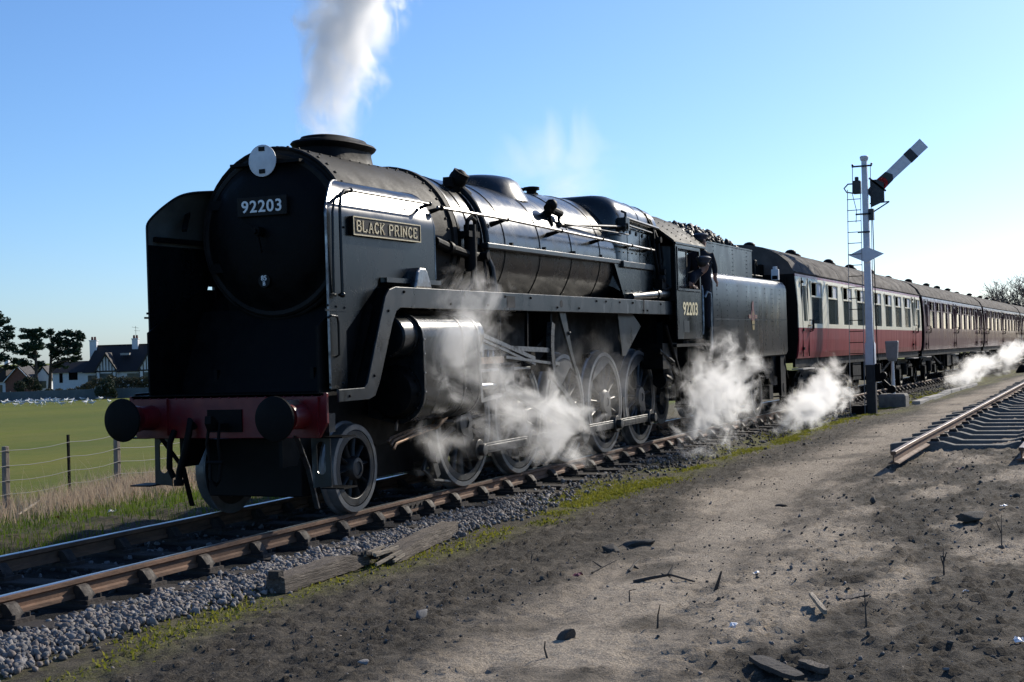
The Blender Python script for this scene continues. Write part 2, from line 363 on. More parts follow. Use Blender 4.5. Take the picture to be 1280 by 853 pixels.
gm = bpy.data.materials.new('ground_dirt_and_turf'); N, L, P = nodes(gm)
P.inputs['Roughness'].default_value = .95; P.inputs['Specular IOR Level'].default_value = .2
def attr(n):
    a = N.new('ShaderNodeAttribute'); a.attribute_name = n; return a.outputs['Fac']
def gnoise(s, d=6, r=.65):
    tc = N.new('ShaderNodeTexCoord'); n = N.new('ShaderNodeTexNoise'); n.inputs['Scale'].default_value = s; n.inputs['Detail'].default_value = d; n.inputs['Roughness'].default_value = r
    L.new(tc.outputs['Object'], n.inputs['Vector']); return n.outputs[0]
def rng_(v, a, b, c=0, d=1):
    r = N.new('ShaderNodeMapRange'); r.inputs[1].default_value = a; r.inputs[2].default_value = b; r.inputs[3].default_value = c; r.inputs[4].default_value = d; L.new(v, r.inputs[0]); return r.outputs[0]
def mixc(f, a, b):
    m = N.new('ShaderNodeMix'); m.data_type = 'RGBA'
    L.new(f, m.inputs['Factor'])
    for k, q in (('A', a), ('B', b)):
        if isinstance(q, tuple): m.inputs[k].default_value = (*q, 1)
        else: L.new(q, m.inputs[k])
    return m.outputs['Result']
def mth(op, a, b):
    m = N.new('ShaderNodeMath'); m.operation = op; m.use_clamp = op == 'ADD'
    for k, q in enumerate((a, b)):
        if isinstance(q, (int, float)): m.inputs[k].default_value = q
        else: L.new(q, m.inputs[k])
    return m.outputs[0]
nA = gnoise(2.3); nB = gnoise(14, 8, .7); nC = gnoise(60, 4); nD = gnoise(.35, 4)
cinder = mixc(rng_(nB, .35, .68), (.019, .0165, .0125), (.078, .066, .05))
sand = mixc(rng_(nB, .35, .65), (.60, .495, .37), (.35, .29, .22))
brown = mixc(rng_(nC, .35, .65), (.10, .078, .056), (.19, .15, .112))
dirt = mixc(mth('ADD', mth('MULTIPLY', mth('MULTIPLY', attr('sand'), 1.35), rng_(nB, .30, .56, .25, 1.0)), rng_(nA, .52, .72, 0, .30)), cinder, sand)
dirt = mixc(rng_(nC, .44, .60, .0, .55), dirt, mixc(nB, (.06, .052, .042), (.16, .135, .105)))
dirt = mixc(rng_(nA, .62, .74, 0, .45), dirt, brown)
spk = rng_(nC, .66, .72); dirt = mixc(mth('MULTIPLY', spk, .55), dirt, (.34, .31, .27))
dirt = mixc(attr('oil'), dirt, (.012, .011, .010))  # oily bed tone that also paints in the train's shadow
mossc = mixc(rng_(nC, .35, .65), (.11, .125, .018), (.19, .185, .032))
dirt = mixc(mth('MULTIPLY', attr('moss'), rng_(nB, .38, .55)), dirt, mossc)
turf = mixc(rng_(nA, .35, .65), (.115, .145, .010), (.17, .175, .018))
turf = mixc(rng_(nD, .38, .66, 0, .6), turf, (.19, .165, .032))
turf = mixc(rng_(gnoise(.06, 4), .40, .62, 0, .5), turf, (.07, .105, .012))
dirt = mixc(attr('turf'), dirt, turf)
vergec = mixc(rng_(nB, .35, .65), (.075, .085, .025), (.17, .125, .085))
dirt = mixc(attr('verge'), dirt, vergec)
L.new(dirt, P.inputs['Base Color'])
bp = N.new('ShaderNodeBump'); bp.inputs['Strength'].default_value = 1.0; bp.inputs['Distance'].default_value = .03
L.new(mth('ADD', nB, mth('MULTIPLY', nC, .6)), bp.inputs['Height']); L.new(bp.outputs[0], P.inputs['Normal'])

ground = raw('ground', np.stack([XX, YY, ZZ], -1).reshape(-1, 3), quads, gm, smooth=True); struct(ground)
YC = YY - np.clip(curve_y(XX), -12, 0)
pc = YC + path_c(XX) + fbm(XX, YY, .5, 3, 5) * .4
sandm = np.clip(1.35 - np.abs(pc) / .72, 0, 1) * np.clip(1.0 + fbm(XX, YY, 1.3, 4, 9) * 1.3, .1, 1)
sandm = np.maximum(sandm, np.clip((-.2 - YC - path_c(XX)) / .6, 0, 1) * np.clip(.24 * np.clip((XX + 3.2) / 2.5, 0, 1) + .02 + fbm(XX * .7, YY * 1.8, 1.0, 5, 31) * 1.7, 0, .8))
mossm = np.exp(-((YC + 2.05 + .12 * np.sin(XX * .9)) / .24) ** 2) * np.clip((XX - 1.5) / 3, .45, 1) * np.clip(.95 + fbm(XX, YY, 1.1, 3, 41) * 1.4, 0, 1)
mossm = np.maximum(mossm, np.exp(-((YC + 1.65) / .32) ** 2) * np.clip((XX - 2.5) / 3, .0, .9) * np.clip(.5 + fbm(XX, YY, 1.7, 3, 43) * 1.8, 0, 1))
mossm = np.maximum(mossm, np.exp(-((YC + 2.5) / .5) ** 2) * np.clip((XX - 20) / 5, 0, .8) * np.clip(.4 + fbm(XX, YY, .9, 3, 45) * 1.8, 0, 1))
mossm = np.where(XX < 1.5, np.maximum(mossm, .8 * np.exp(-((YC + 1.85) / .2) ** 2) * np.clip(.5 + fbm(XX, YY, 1.5, 3, 47) * 1.6, 0, 1)), mossm)
turfm = np.clip((YC - 9.5) / 2.5, 0, 1); vergem = np.clip((YC - 3.2) / .5, 0, 1) * np.clip((12 - YC) / 2.5, 0, 1)
far = np.clip((XX - 140) / 60, 0, 1); turfm = np.maximum(turfm, far)
for nme, A in (('sand', sandm), ('moss', mossm), ('oil', np.clip((1.25 + YC) / .3, 0, 1) * np.clip((2.7 - YC) / .4, 0, 1)), ('turf', turfm), ('verge', vergem)):  # the oil mask runs past the far rail to blacken the shadowed strip
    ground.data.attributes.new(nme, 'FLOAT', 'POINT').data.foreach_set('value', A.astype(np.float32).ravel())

# ------------------------------------------------------------------ stones
def rock_verts(seed, n=1):
    b = bmesh.new(); bmesh.ops.create_icosphere(b, subdivisions=n, radius=1); r = random.Random(seed)
    ax = [Vector((r.gauss(0, 1), r.gauss(0, 1), r.gauss(0, 1))).normalized() for _ in range(11)]; off = [r.uniform(.34, .72) for _ in ax]
    sc = (r.uniform(.8, 1.25), r.uniform(.6, 1.0), r.uniform(.5, .85)); out = []
    for v in b.verts:
        p = v.co.copy()
        for a, o in zip(ax, off):
            d = p.dot(a)
            if d > o: p -= a * (d - o)
        out.append((p.x * sc[0] * 1.55, p.y * sc[1] * 1.55, p.z * sc[2] * 1.55))
    f = [[v.index for v in q.verts] for q in b.faces]; b.free(); return np.array(out), np.array(f)
ROCKS = [rock_verts(100 + i) for i in range(10)]
def rotmats(n):
    q = rng.normal(size=(n, 4)); q /= np.linalg.norm(q, axis=1)[:, None]; w, x, y, z = q.T
    return np.stack([1 - 2 * (y * y + z * z), 2 * (x * y - z * w), 2 * (x * z + y * w), 2 * (x * y + z * w), 1 - 2 * (x * x + z * z), 2 * (y * z - x * w), 2 * (x * z - y * w), 2 * (y * z + x * w), 1 - 2 * (x * x + y * y)], -1).reshape(-1, 3, 3)
def scatter(name, pos, size, ms, parent=None):
    Vs = []; Fs = []; MI = []; base = 0; k = rng.integers(0, len(ROCKS), len(pos)); Rm = rotmats(len(pos)); nm = len(ms)
    for r in range(len(ROCKS)):
        s = np.where(k == r)[0]
        if not len(s): continue
        rv, rf = ROCKS[r]; V = np.einsum('nij,vj->nvi', Rm[s], rv) * size[s][:, None, None] + pos[s][:, None, :]
        Fc = rf[None] + (np.arange(len(s)) * len(rv))[:, None, None] + base; base += V.shape[0] * V.shape[1]
        Vs.append(V.reshape(-1, 3)); Fs.append(Fc.reshape(-1, 3)); MI.append(np.repeat(rng.integers(0, nm, len(s)), len(rf)))
    return stuff(raw(name, np.concatenate(Vs), np.concatenate(Fs), ms, parent, np.concatenate(MI)))

ballast = bpy.data.objects.new('ballast', None); COL.objects.link(ballast); struct(ballast)
n = 16000
bx = rng.uniform(-6, 12, n); by = -1.02 - np.abs(rng.normal(0, .26, n)) - rng.uniform(0, .35, n)
keep = (by > -1.68 - .06 * np.sin(bx * 2.3) - .03 * np.maximum(0, bx) - np.maximum(0, rng.normal(0, .07, n))) & (rng.uniform(0, 1, n) < np.clip(1.25 - np.maximum(0, bx - 1.2) / 3.6, .05, 1))
bx = bx[keep]; by = by[keep]; bs = (.013 + .019 * rng.uniform(0, 1, len(bx)) ** 1.5) * np.where(by < -1.85, .85, 1)
bz = gz(bx, by) + bs * .25 + np.clip((by + 1.95) / .6, 0, 1) * .02
d = np.hypot(bx - CAM_C.x, by - CAM_C.y); big = np.argsort(d / bs)
vis = [i for i in big if bx[i] > -4.9 and by[i] < -1.12][:300]; vs_ = set(vis); rest = np.array([i for i in range(len(bx)) if i not in vs_])
BP = np.stack([bx, by, bz], -1)
SM = ['stone0', 'stone1', 'stone2', 'stone3']
protos = []
for i in range(8):
    rv, rf = ROCKS[i]; o = raw('ballast_stone', rv, rf, SM[i % 4], ballast); protos.append(o)
for c, i in enumerate(vis):
    o = protos[c] if c < 8 else dup(protos[rng.integers(0, 8)], ballast)
    o.location = BP[i]; o.scale = [bs[i]] * 3; o.rotation_euler = tuple(rng.uniform(0, 6.28, 3))
scatter('ballast_stones', BP[rest], bs[rest], SM, ballast)
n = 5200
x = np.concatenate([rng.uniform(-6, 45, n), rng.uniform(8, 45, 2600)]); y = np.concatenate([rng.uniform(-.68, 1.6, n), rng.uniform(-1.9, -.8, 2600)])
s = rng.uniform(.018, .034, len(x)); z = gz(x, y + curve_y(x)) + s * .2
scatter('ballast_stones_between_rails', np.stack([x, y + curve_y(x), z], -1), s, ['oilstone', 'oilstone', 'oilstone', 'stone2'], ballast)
# loose cinders, clods and pebbles over the yard
n = 17000
x = -6 + 26 * rng.uniform(0, 1, n) ** 1.6; y = rng.uniform(-9.2, -1.9, n)
dens = .25 + .75 * (fbm(x, y, 1.2, 3, 61) > .0) - .45 * (np.abs(y + path_c(x)) < .7)
k = rng.uniform(0, 1, n) < dens; x = x[k]; y = y[k]; s = .003 + .013 * rng.uniform(0, 1, len(x)) ** 4
scatter('loose_cinders', np.stack([x, y, gz(x, y) + s * .25], -1), s, ['clod', 'clod', 'clod', 'clod', 'stone2', 'stone3', 'stone0'])
n = 140
x = -5.5 + 20 * rng.uniform(0, 1, n) ** 1.4; y = rng.uniform(-9, -2.0, n); k = (np.abs(y + path_c(x)) > .6); x = x[k]; y = y[k]
s = .015 + .028 * rng.uniform(0, 1, len(x)) ** 3
scatter('earth_clods', np.stack([x, y, gz(x, y) + s * .1], -1), s, ['clod'])

# ------------------------------------------------------------------ grass blades
def blades(name, x, y, h, w, lean, mm, z=None):
    n = len(x); a = rng.uniform(0, 2 * PI, n); z = gz(x, y) if z is None else z
    dx, dy = np.cos(a) * w, np.sin(a) * w; b = rng.uniform(0, 2 * PI, n); lx, ly = np.cos(b) * h * lean, np.sin(b) * h * lean
    z = z - .01
    P0 = np.stack([x - dx, y - dy, z], -1); P1 = np.stack([x + dx, y + dy, z], -1)
    P2 = np.stack([x + dx * .7 + lx * .4, y + dy * .7 + ly * .4, z + h * .6], -1); P3 = np.stack([x - dx * .7 + lx * .4, y - dy * .7 + ly * .4, z + h * .6], -1)
    P4 = np.stack([x + lx, y + ly, z + h * (1 - .25 * lean)], -1)
    V = np.stack([P0, P1, P2, P3, P4], 1).reshape(-1, 3); i = np.arange(n)[:, None] * 5
    Fc = np.concatenate([i + [0, 1, 2], i + [0, 2, 3], i + [3, 2, 4]], 0)
    return stuff(raw(name, V, Fc, mm))
def verge_pts(n, y0, y1, sc, thr, x0=-4, x1=24):
    x = rng.uniform(x0, x1, n); y = rng.uniform(y0, y1, n); k = fbm(x, y, sc, 3, 77) > thr + rng.normal(0, .15, n); return x[k], y[k]
x, y = verge_pts(34000, 2.9, 7.4, .9, -.15); blades('verge_grass', x, y, rng.uniform(.05, .17, len(x)), rng.uniform(.003, .007, len(x)), rng.uniform(.1, .7, len(x)), 'grass')
x, y = verge_pts(20000, 5.4, 11, .7, -.1); blades('dry_grass', x, y, rng.uniform(.15, .5, len(x)), rng.uniform(.003, .006, len(x)), rng.uniform(.1, .7, len(x)), 'straw')
x, y = verge_pts(14000, 6.0, 11, .8, -.05); blades('dry_brown_grass', x, y, rng.uniform(.12, .42, len(x)), rng.uniform(.003, .006, len(x)), rng.uniform(.2, .9, len(x)), 'straw2')
x, y = verge_pts(700, 5.5, 10, .5, -.1); blades('tall_dry_stalks', x, y, rng.uniform(.45, .85, len(x)), rng.uniform(.003, .004, len(x)), rng.uniform(.1, .5, len(x)), 'straw')
n = 100000; x = -5.5 + 45 * rng.uniform(0, 1, n) ** 1.15; yy = np.where(rng.uniform(0, 1, n) < .6, rng.normal(-2.03, .14, n), rng.normal(-1.75, .33, n)) + np.where(x < 1.5, .15, 0) - .12 * np.sin(x * .9)
k = (fbm(x, yy, 1.1, 3, 41) * 2.2 + .12 + .4 * np.exp(-((yy + 2.1) / .15) ** 2) > rng.uniform(0, 1, n)) & (rng.uniform(0, 1, n) < np.clip((x - .5) / 4, .16, 1)) & (yy < -1.32)
x = x[k]; yy = yy[k] ; y = yy + curve_y(x)
blades('moss_and_short_turf', x, y, rng.uniform(.015, .05, len(x)), rng.uniform(.006, .013, len(x)), rng.uniform(.2, .9, len(x)), 'moss')

# ------------------------------------------------------------------ railway track in use
def track_pt(s, off=0.0, dz=0.0):
    y = float(curve_y(s)); sl = -3.2e-4 * max(0, s - 20); nrm = Vector((-sl, 1, 0)).normalized()
    return Vector((s, y, float(drop(s)) + dz)) + nrm * off
def rail_mesh(prof, off, ss, caps=True):
    mb = MB(); mb.loft([[track_pt(s, off + py, pz) for py, pz in prof] for s in ss]); return mb
BULL = [(-.035, -.004), (-.035, -.034), (-.012, -.050), (-.010, -.104), (-.033, -.116), (-.035, -.143), (.035, -.143), (.033, -.116), (.010, -.104), (.012, -.050), (.035, -.034), (.035, -.004), (.028, 0), (-.028, 0)]
SS = list(np.arange(-16, 20, 2.0)) + list(np.arange(20, 112, 3.0))
track = thing('railway_track', 'single line of rusty bullhead track carrying the steam train', 'railway track', (0, 0, 0))
for off in (-.7525, .7525):
    r = rail_mesh(BULL, off, SS).build('rail', 'rust', track, 30)
    rail_mesh([(-.030, .0), (-.024, .003), (.024, .003), (.030, .0)], off, SS).build('running_surface', 'railtop', r, 30)
sl0 = MB().box(-.125, .125, -1.3, 1.3, -.305, -.18).build('sleeper', 'sleeper', track, 0, .012)
def chair_mb(off):
    mb = MB(); s = 1 if off > 0 else -1; mb.T = Matrix.Translation((0, off, 0))
    mb.box(-.10, .10, -.19, .19, -.1805, -.150)
    for side in (-1, 1):
        mb.prism([(side * .036, -.150), (side * .15, -.150), (side * .125, -.115), (side * .075, -.055), (side * .045, -.045), (side * .022, -.055), (side * .018, -.100), (side * .037, -.112)], 'x', -.055, .055)
        mb.cyl((-.07, side * .155, -.15), (-.07, side * .155, -.118), .016, n=8); mb.cyl((.07, side * .155, -.15), (.07, side * .155, -.118), .016, n=8)
    mb.box(-.06, .06, .034, .085, -.10, -.05)
    return mb
for off in (-.7525, .7525): chair_mb(off).build('chair', 'chair', sl0, 30)
sx = [-5.33, -4.58, -3.83, -3.08, -2.33, -1.54, -.76, .015, .76, 1.505, 2.113, 2.67, 3.35]
while sx[-1] < 108: sx.append(sx[-1] + (.76 if (len(sx) % 24) > 1 else .6))
for i, s in enumerate(sx):
    o = sl0 if i == 0 else dup_tree(sl0, track)
    p = track_pt(s); o.location = p; o.rotation_euler = (random.uniform(-.004, .004), .0065 if s > 20 else 0, -3.2e-4 * max(0, s - 20) + random.uniform(-.012, .012))
fp = MB()
for yy in (-.7525 - .022, -.7525 + .022): fp.box(2.11, 2.67 - .05, yy - .012, yy + .012, -.112, -.042)
for k in range(4): fp.cyl((2.19 + k * .115, -.80, -.078), (2.19 + k * .115, -.705, -.078), .016, n=8)
fp.build('fishplate', 'chair', track, 30)

# ------------------------------------------------------------------ dumped track panel on the right
FLAT = [(-.035, 0), (-.036, -.035), (-.009, -.050), (-.008, -.130), (-.065, -.145), (-.068, -.158), (.068, -.158), (.065, -.145), (.008, -.130), (.009, -.050), (.036, -.035), (.035, 0)]
panel = thing('track_panel', 'loose panel of rusty rails on concrete sleepers lying on the dirt', 'track panel', (20, -6.05, -.12))
def flat_rail(off):
    pts = np.arange(6.9, 40.1, 1.5)
    zt = lambda s: .165 - .02 * max(0, (8.5 - s)) * .3
    mb = MB(); mb.loft([[(s - 20, off + py, pz + zt(s) + .12) for py, pz in FLAT] for s in (pts if off > 0 else pts + .6)]); return mb
for off in (.75, -.75):
    r = flat_rail(off).build('rail', 'rust', panel, 30)
    MB().loft([[(s - 20, off + py, pz + .165 + .12 - .006 * max(0, 8.5 - s)) for py, pz in ((-.034, .0), (-.028, .004), (.028, .004), (.034, .0))] for s in np.arange(6.9 if off > 0 else 7.5, 40.1, 1.5)]).build('rail_head', 'rustytop', r, 30)
def conc_sleeper():
    prof = [(-1.27, .135), (-1.05, .165), (-.52, .165), (-.35, .115), (.35, .115), (.52, .165), (1.05, .165), (1.27, .135)]
    mb = MB(); mb.loft([[(-.14, y, -.02), (.14, y, -.02), (.105, y, z), (-.105, y, z)] for y, z in prof]); return mb
cs = conc_sleeper().build('concrete_sleeper', 'concrete', panel, 0, .012)
for off in (.75, -.75):
    for s in (-1, 1):
        MB().prism([(off + s * .05, .165), (off + s * .19, .165), (off + s * .16, .215), (off + s * .06, .205)], 'x', -.05, .05).build('rail_clip', 'chair', cs, 0)
for i in range(28):
    o = cs if i == 0 else dup_tree(cs, panel)
    o.location = (10.15 + i * 1.06 - 20 + random.uniform(-.04, .04), random.uniform(-.07, .07), random.uniform(-.008, .004)); o.rotation_euler = (0, 0, random.uniform(-.045, .045))
# ------------------------------------------------------------------ steam locomotive (x = 0 at the buffer beam, rail level z = 0)
loco = thing('steam_locomotive', 'large black steam engine with smoke deflectors heading the train', 'steam locomotive', (0, 0, 0))
def circ(x, cy, cz, r, n=48, a0=0): return [(x, cy + r * math.sin(a0 + 2 * PI * j / n), cz + r * math.cos(a0 + 2 * PI * j / n)) for j in range(n)]
# smokebox
mb = MB(); mb.loft([circ(.98, 0, 2.90, .86), circ(.95, 0, 2.90, .89), circ(.97, 0, 2.90, .905), circ(3.32, 0, 2.90, .905), circ(3.32, 0, 2.90, .87)])
for xx in (1.06, 3.22):
    for j in range(44):
        a = 2 * PI * j / 44; mb.sphere((xx, .905 * math.sin(a), 2.9 + .905 * math.cos(a)), .019, 6, 4)
for j in range(9): mb.sphere((1.3 + j * .21, -.905 * math.sin(.42), 2.9 + .905 * math.cos(.42)), .014, 6, 4)
sb = mb.build('smokebox', 'smokebox', loco)
mb = MB(); mb.lathe((.95, 0, 2.88), (-1, 0, 0), [(.80, 0), (.80, .03), (.74, .05), (.70, .10), (.60, .16), (.40, .21), (.15, .235), (.02, .24)], 48, (False, True)); mb.build('smokebox_door', 'dark', sb, 40)
mb = MB(); mb.lathe((.955, 0, 2.88), (-1, 0, 0), [(.83, .0), (.85, .02), (.83, .045), (.79, .045), (.78, .0)], 48, (False, False)); mb.build('door_ring', 'smokebox', sb)
mb = MB(); mb.cyl((.72, 0, 2.9), (.60, 0, 2.9), .05, n=14); mb.bar((.63, 0, 2.9), (.62, -.05, 2.68), .025, .025); mb.bar((.66, 0, 2.9), (.65, .13, 2.98), .025, .025); mb.cyl((.64, 0, 2.9), (.57, 0, 2.9), .028, n=10); mb.build('door_handles', 'dark', sb)
mb = MB()
for zz in (3.22, 2.56): mb.prism([(.72, zz - .05), (.72, zz + .05), (.10, zz + .035), (.10, zz - .035)], 'x', .83, .86)
mb.build_each('door_hinge_strap', 'dark', sb)
mb = MB(); mb.box(.80, .90, -.42, .42, 3.60, 3.63); mb.build('door_top_rail', 'dark', sb)
npl = MB().box(.685, .715, -.33, .27, 3.06, 3.26).build('number_plate', 'plate', loco, 0, .006)
text_mesh('plate_numerals', '92203', .2, 'plate_white', npl, (.682, -.03, 3.16), (PI / 2, 0, -PI / 2), .004, .003, 1.12, fit=(.48, .125))
for a, b in (((.65, -.34, 3.16), 0), ((.65, .28, 3.16), 0)): pass
spl = MB().lathe((.755, 0, 2.40), (-1, 0, 0), [(.07, -.06), (.07, .02)], 20).build('shed_plate', 'plate', loco)
text_mesh('shed_plate_letters', '85', .07, 'plate_white', spl, (.732, 0, 2.425), (PI / 2, 0, -PI / 2), .002, .001)
text_mesh('shed_plate_letters', 'B', .06, 'plate_white', spl, (.732, 0, 2.37), (PI / 2, 0, -PI / 2), .002, .001)
MB().bar((.80, 0, 3.58), (.80, 0, 3.80), .05, .02).bar((.86, -.02, 3.62), (.80, 0, 3.62), .04, .02).build('lamp_iron', 'dark', loco)
disc = MB(); disc.lathe((.775, 0, 3.635), (-1, 0, 0), [(.165, 0), (.165, .008), (.155, .012)], 28); hd = disc.build('headcode_disc', 'disc', None)
tag(hd, 'round white headcode disc hung at the top of the smokebox', 'headcode disc')
for zz in (3.755, 3.525): MB().box(.755, .764, -.035, .035, zz - .022, zz + .022).build('disc_slot', 'plate', hd, 0)
# saddle, apron and front platform
mb = MB(); mb.prism([(-.55, 1.3), (.55, 1.3), (.62, 1.7), (.75, 2.25), (.62, 2.35), (-.62, 2.35), (-.75, 2.25), (-.62, 1.7)], 'x', 1.15, 2.5); mb.build('smokebox_saddle', 'dark', loco)
mb = MB(); mb.box(-.02, .62, -1.12, 1.12, 1.235, 1.265); mb.prism([(.60, 1.26), (.64, 1.26), (1.06, 2.10), (1.02, 2.12)], 'y', -1.08, 1.08); mb.build('front_platform', 'dark', loco)
mb = MB()
for s in (-1, 1): mb.prism([(.05, .55), (.05, 1.23), (.66, 1.23), (.66, 1.5), (11.4, 1.5), (11.4, .75), (10.9, .62), (1.9, .62), (1.6, .80), (.75, .98), (.5, .80), (.3, .55)], 'y', s * .56, s * .60)
mb.build('main_frames', 'frame', loco, 0)
mb = MB(); mb.box(1.4, 11.2, -.54, .54, .95, 1.45); mb.box(2.4, 10.6, -.50, .5, 1.45, 2.1); mb.box(6.6, 10.4, -.62, .62, 1.4, 2.3); mb.box(8.2, 10.4, -.72, .72, .95, 1.5); mb.build('ashpan_and_stays', 'frame', loco, 0)  # ashpan and stays filled out as solid boxes to block light
mb = MB()
for s in (-1, 1): mb.prism([(.10, 1.26), (.64, 1.26), (.70, 1.28), (1.32, 2.28), (1.32, 2.36), (1.0, 2.36), (.10, 1.9)], 'y', *sorted((s * .98, s * 1.0)))
mb.build_each('front_side_sheet', 'dark', loco, 0)
for s in (-1, 1): MB().box(1.2, 2.52, *sorted((s * .92, s * .94)), 2.26, 2.62).build('smokebox_side_plate', 'dark', loco, 0)
# buffer beam
mb = MB()
pl = [(-1.15, 1.265), (1.15, 1.265), (1.15, .98), (1.06, .84), (-1.06, .84), (-1.15, .98)]
mb.prism(pl, 'x', -.02, .02); bb = mb.build('buffer_beam', 'red', loco, 0, .006)
mb = MB(); mb.box(-.035, -.018, -.2, .2, .90, 1.12); mb.build('drawhook_plate', 'dark', bb)
mb = MB()
for j in range(22): mb.sphere((-.02, -1.1 + j * .1048, 1.235), .011, 6, 4)
stuff(mb.build('rivets', 'red', bb))
for s in (-1, 1):
    b = MB(); y = s * .87
    b.lathe((-.02, y, 1.05), (-1, 0, 0), [(.17, 0), (.17, .02), (.125, .03), (.115, .22), (.13, .24), (.13, .28)], 24); b.box(-.05, -.02, y - .2, y + .2, .87, 1.23)
    bf = b.build('buffer', 'red', loco, 35)
    MB().lathe((-.30, y, 1.05), (-1, 0, 0), [(.075, 0), (.075, .18)], 20).build('buffer_shank', 'steel', bf)
    MB().lathe((-.46, y, 1.05), (-1, 0, 0), [(.06, 0), (.20, .005), (.212, .018), (.207, .035), (.15, .052), (.05, .058)], 40).build('buffer_head', 'dark', bf)
    if s < 0: MB().box(-.30, -.12, y - .04, y + .04, 1.16, 1.21).build('buffer_step', 'steel', bf, 0)
# coupling, hoses
mb = MB(); mb.prism([(-.02, .99), (-.16, .99), (-.26, 1.07), (-.30, 1.07), (-.31, 1.0), (-.27, .93), (-.16, .92), (-.02, .94)], 'y', -.035, .035)
for yy in (-.06, .06): mb.tube([(-.2, yy, 1.0), (-.24, yy * 1.1, .8), (-.2, yy, .62)], .016)
mb.tube([(-.2, -.09, .62), (-.2, .09, .62)], .025); mb.tube([(-.2, .06, .62), (-.22, .05, .45), (-.2, 0, .40), (-.22, -.05, .45), (-.2, -.06, .62)], .018); mb.build('screw_coupling', 'dark', loco)
mb = MB(); mb.tube([(-.03, .36, .95), (-.09, .36, 1.02), (-.12, .36, .9), (-.12, .42, .7), (-.1, .50, .52), (-.09, .52, .44)], .035, 10); mb.lathe((-.09, .52, .44), (0, 0, -1), [(.05, 0), (.05, .06)], 12); mb.build('vacuum_hose', 'dark', loco)
mb = MB(); mb.tube([(-.03, .60, .92), (-.08, .62, .8), (-.05, .66, .55), (-.03, .62, .45)], .03, 10); mb.build('steam_heat_hose', 'dark', loco)
# footsteps at the front corners: plates across the engine with treads pointing outwards
for s in (-1, 1):
    x_ = .22; y0, y1 = .82, 1.04; t = .012; zt, zb, za, zc = .90, .34, .52, .74; yc_ = (y0 + y1) / 2; rr = .05; ring = []; rect = []
    for j in range(16):
        a = 2 * PI * j / 16; ring.append((yc_ + rr * math.cos(a), (zc if math.sin(a) > 0 else za) + rr * math.sin(a)))
    for q in ring:
        dy, dz = q[0] - yc_, q[1] - (za + zc) / 2; k = min((y1 - y0) / 2 / max(abs(dy), 1e-6), .28 / max(abs(dz), 1e-6)); rect.append((yc_ + dy * k, (za + zc) / 2 + dz * k))
    mb = MB(); V = []; Fs = []
    for xx in (x_ - t / 2, x_ + t / 2): V += [(xx, s * q[0], q[1]) for q in ring] + [(xx, s * q[0], q[1]) for q in rect]
    for j in range(16):
        k = (j + 1) % 16; Fs += [(j, k, 16 + k, 16 + j), (32 + j, 48 + j, 48 + k, 32 + k), (j, 32 + j, 32 + k, k), (16 + j, 16 + k, 48 + k, 48 + j)]
    mb.add(V, Fs)
    for cy_, cz_ in ((y0, zb), (y1, zb), (y0, zt), (y1, zt)):
        q = sorted(rect, key=lambda p: (p[0] - cy_) ** 2 + (p[1] - cz_) ** 2)[:3]; mb.prism([(s * a, b) for a, b in [(cy_, cz_)] + sorted(q, key=lambda p: math.atan2(p[1] - cz_, p[0] - cy_))], 'x', x_ - t / 2, x_ + t / 2)
    ys_ = sorted((s * .95, s * 1.06)); mb.box(x_ - .06, x_ + .06, *ys_, .88, 1.06)
    fs = mb.build('front_footstep', 'valance', loco, 0)
    for zz in (.345, .83): MB().box(.08, .34, *sorted((s * 1.0, s * 1.25)), zz, zz + .014).build('step_tread', 'dark', fs, 0)
    MB().bar((-.02 if s < 0 else .0, s * .80, .86), (.28, s * .74, .52), .05, .02).bar((.28, s * .74, .52), (.42, s * .745, .12), .05, .02).build('guard_iron', 'steel' if s < 0 else 'dark', loco, 0)
SERIF = {'B': [[(0, 0), (0, 1)], [(0, 1), (.42, 1), (.58, .88), (.58, .66), (.42, .54), (0, .54)], [(.42, .54), (.64, .42), (.64, .14), (.46, 0), (0, 0)]],
 'L': [[(0, 1), (0, 0), (.58, 0), (.6, .26)], [(-.12, 1), (.14, 1)]], 'A': [[(0, 0), (.34, 1), (.68, 0)], [(.12, .34), (.56, .34)], [(-.1, 0), (.14, 0)], [(.54, 0), (.8, 0)]],
 'C': [[(.62, .76), (.5, .97), (.3, 1), (.08, .84), (0, .5), (.08, .16), (.3, 0), (.5, .03), (.64, .26)]], 'K': [[(0, 0), (0, 1)], [(.58, 1), (.04, .42)], [(.2, .56), (.64, 0)], [(-.12, 0), (.14, 0)], [(-.12, 1), (.14, 1)], [(.44, 1), (.7, 1)], [(.5, 0), (.76, 0)]],
 'P': [[(0, 0), (0, 1)], [(0, 1), (.44, 1), (.62, .86), (.62, .62), (.44, .48), (0, .48)], [(-.12, 0), (.16, 0)]], 'R': [[(0, 0), (0, 1)], [(0, 1), (.44, 1), (.6, .86), (.6, .64), (.44, .5), (0, .5)], [(.34, .5), (.62, 0), (.74, 0)], [(-.12, 0), (.14, 0)]],
 'I': [[(.1, 0), (.1, 1)], [(-.04, 0), (.24, 0)], [(-.04, 1), (.24, 1)]], 'N': [[(0, 0), (0, 1), (.6, 0), (.6, 1)], [(-.12, 0), (.14, 0)], [(.46, 1), (.74, 1)]], 'E': [[(.6, .24), (.58, 0), (0, 0), (0, 1), (.56, 1), (.58, .78)], [(0, .52), (.38, .52)], [(.38, .62), (.38, .42)]]}
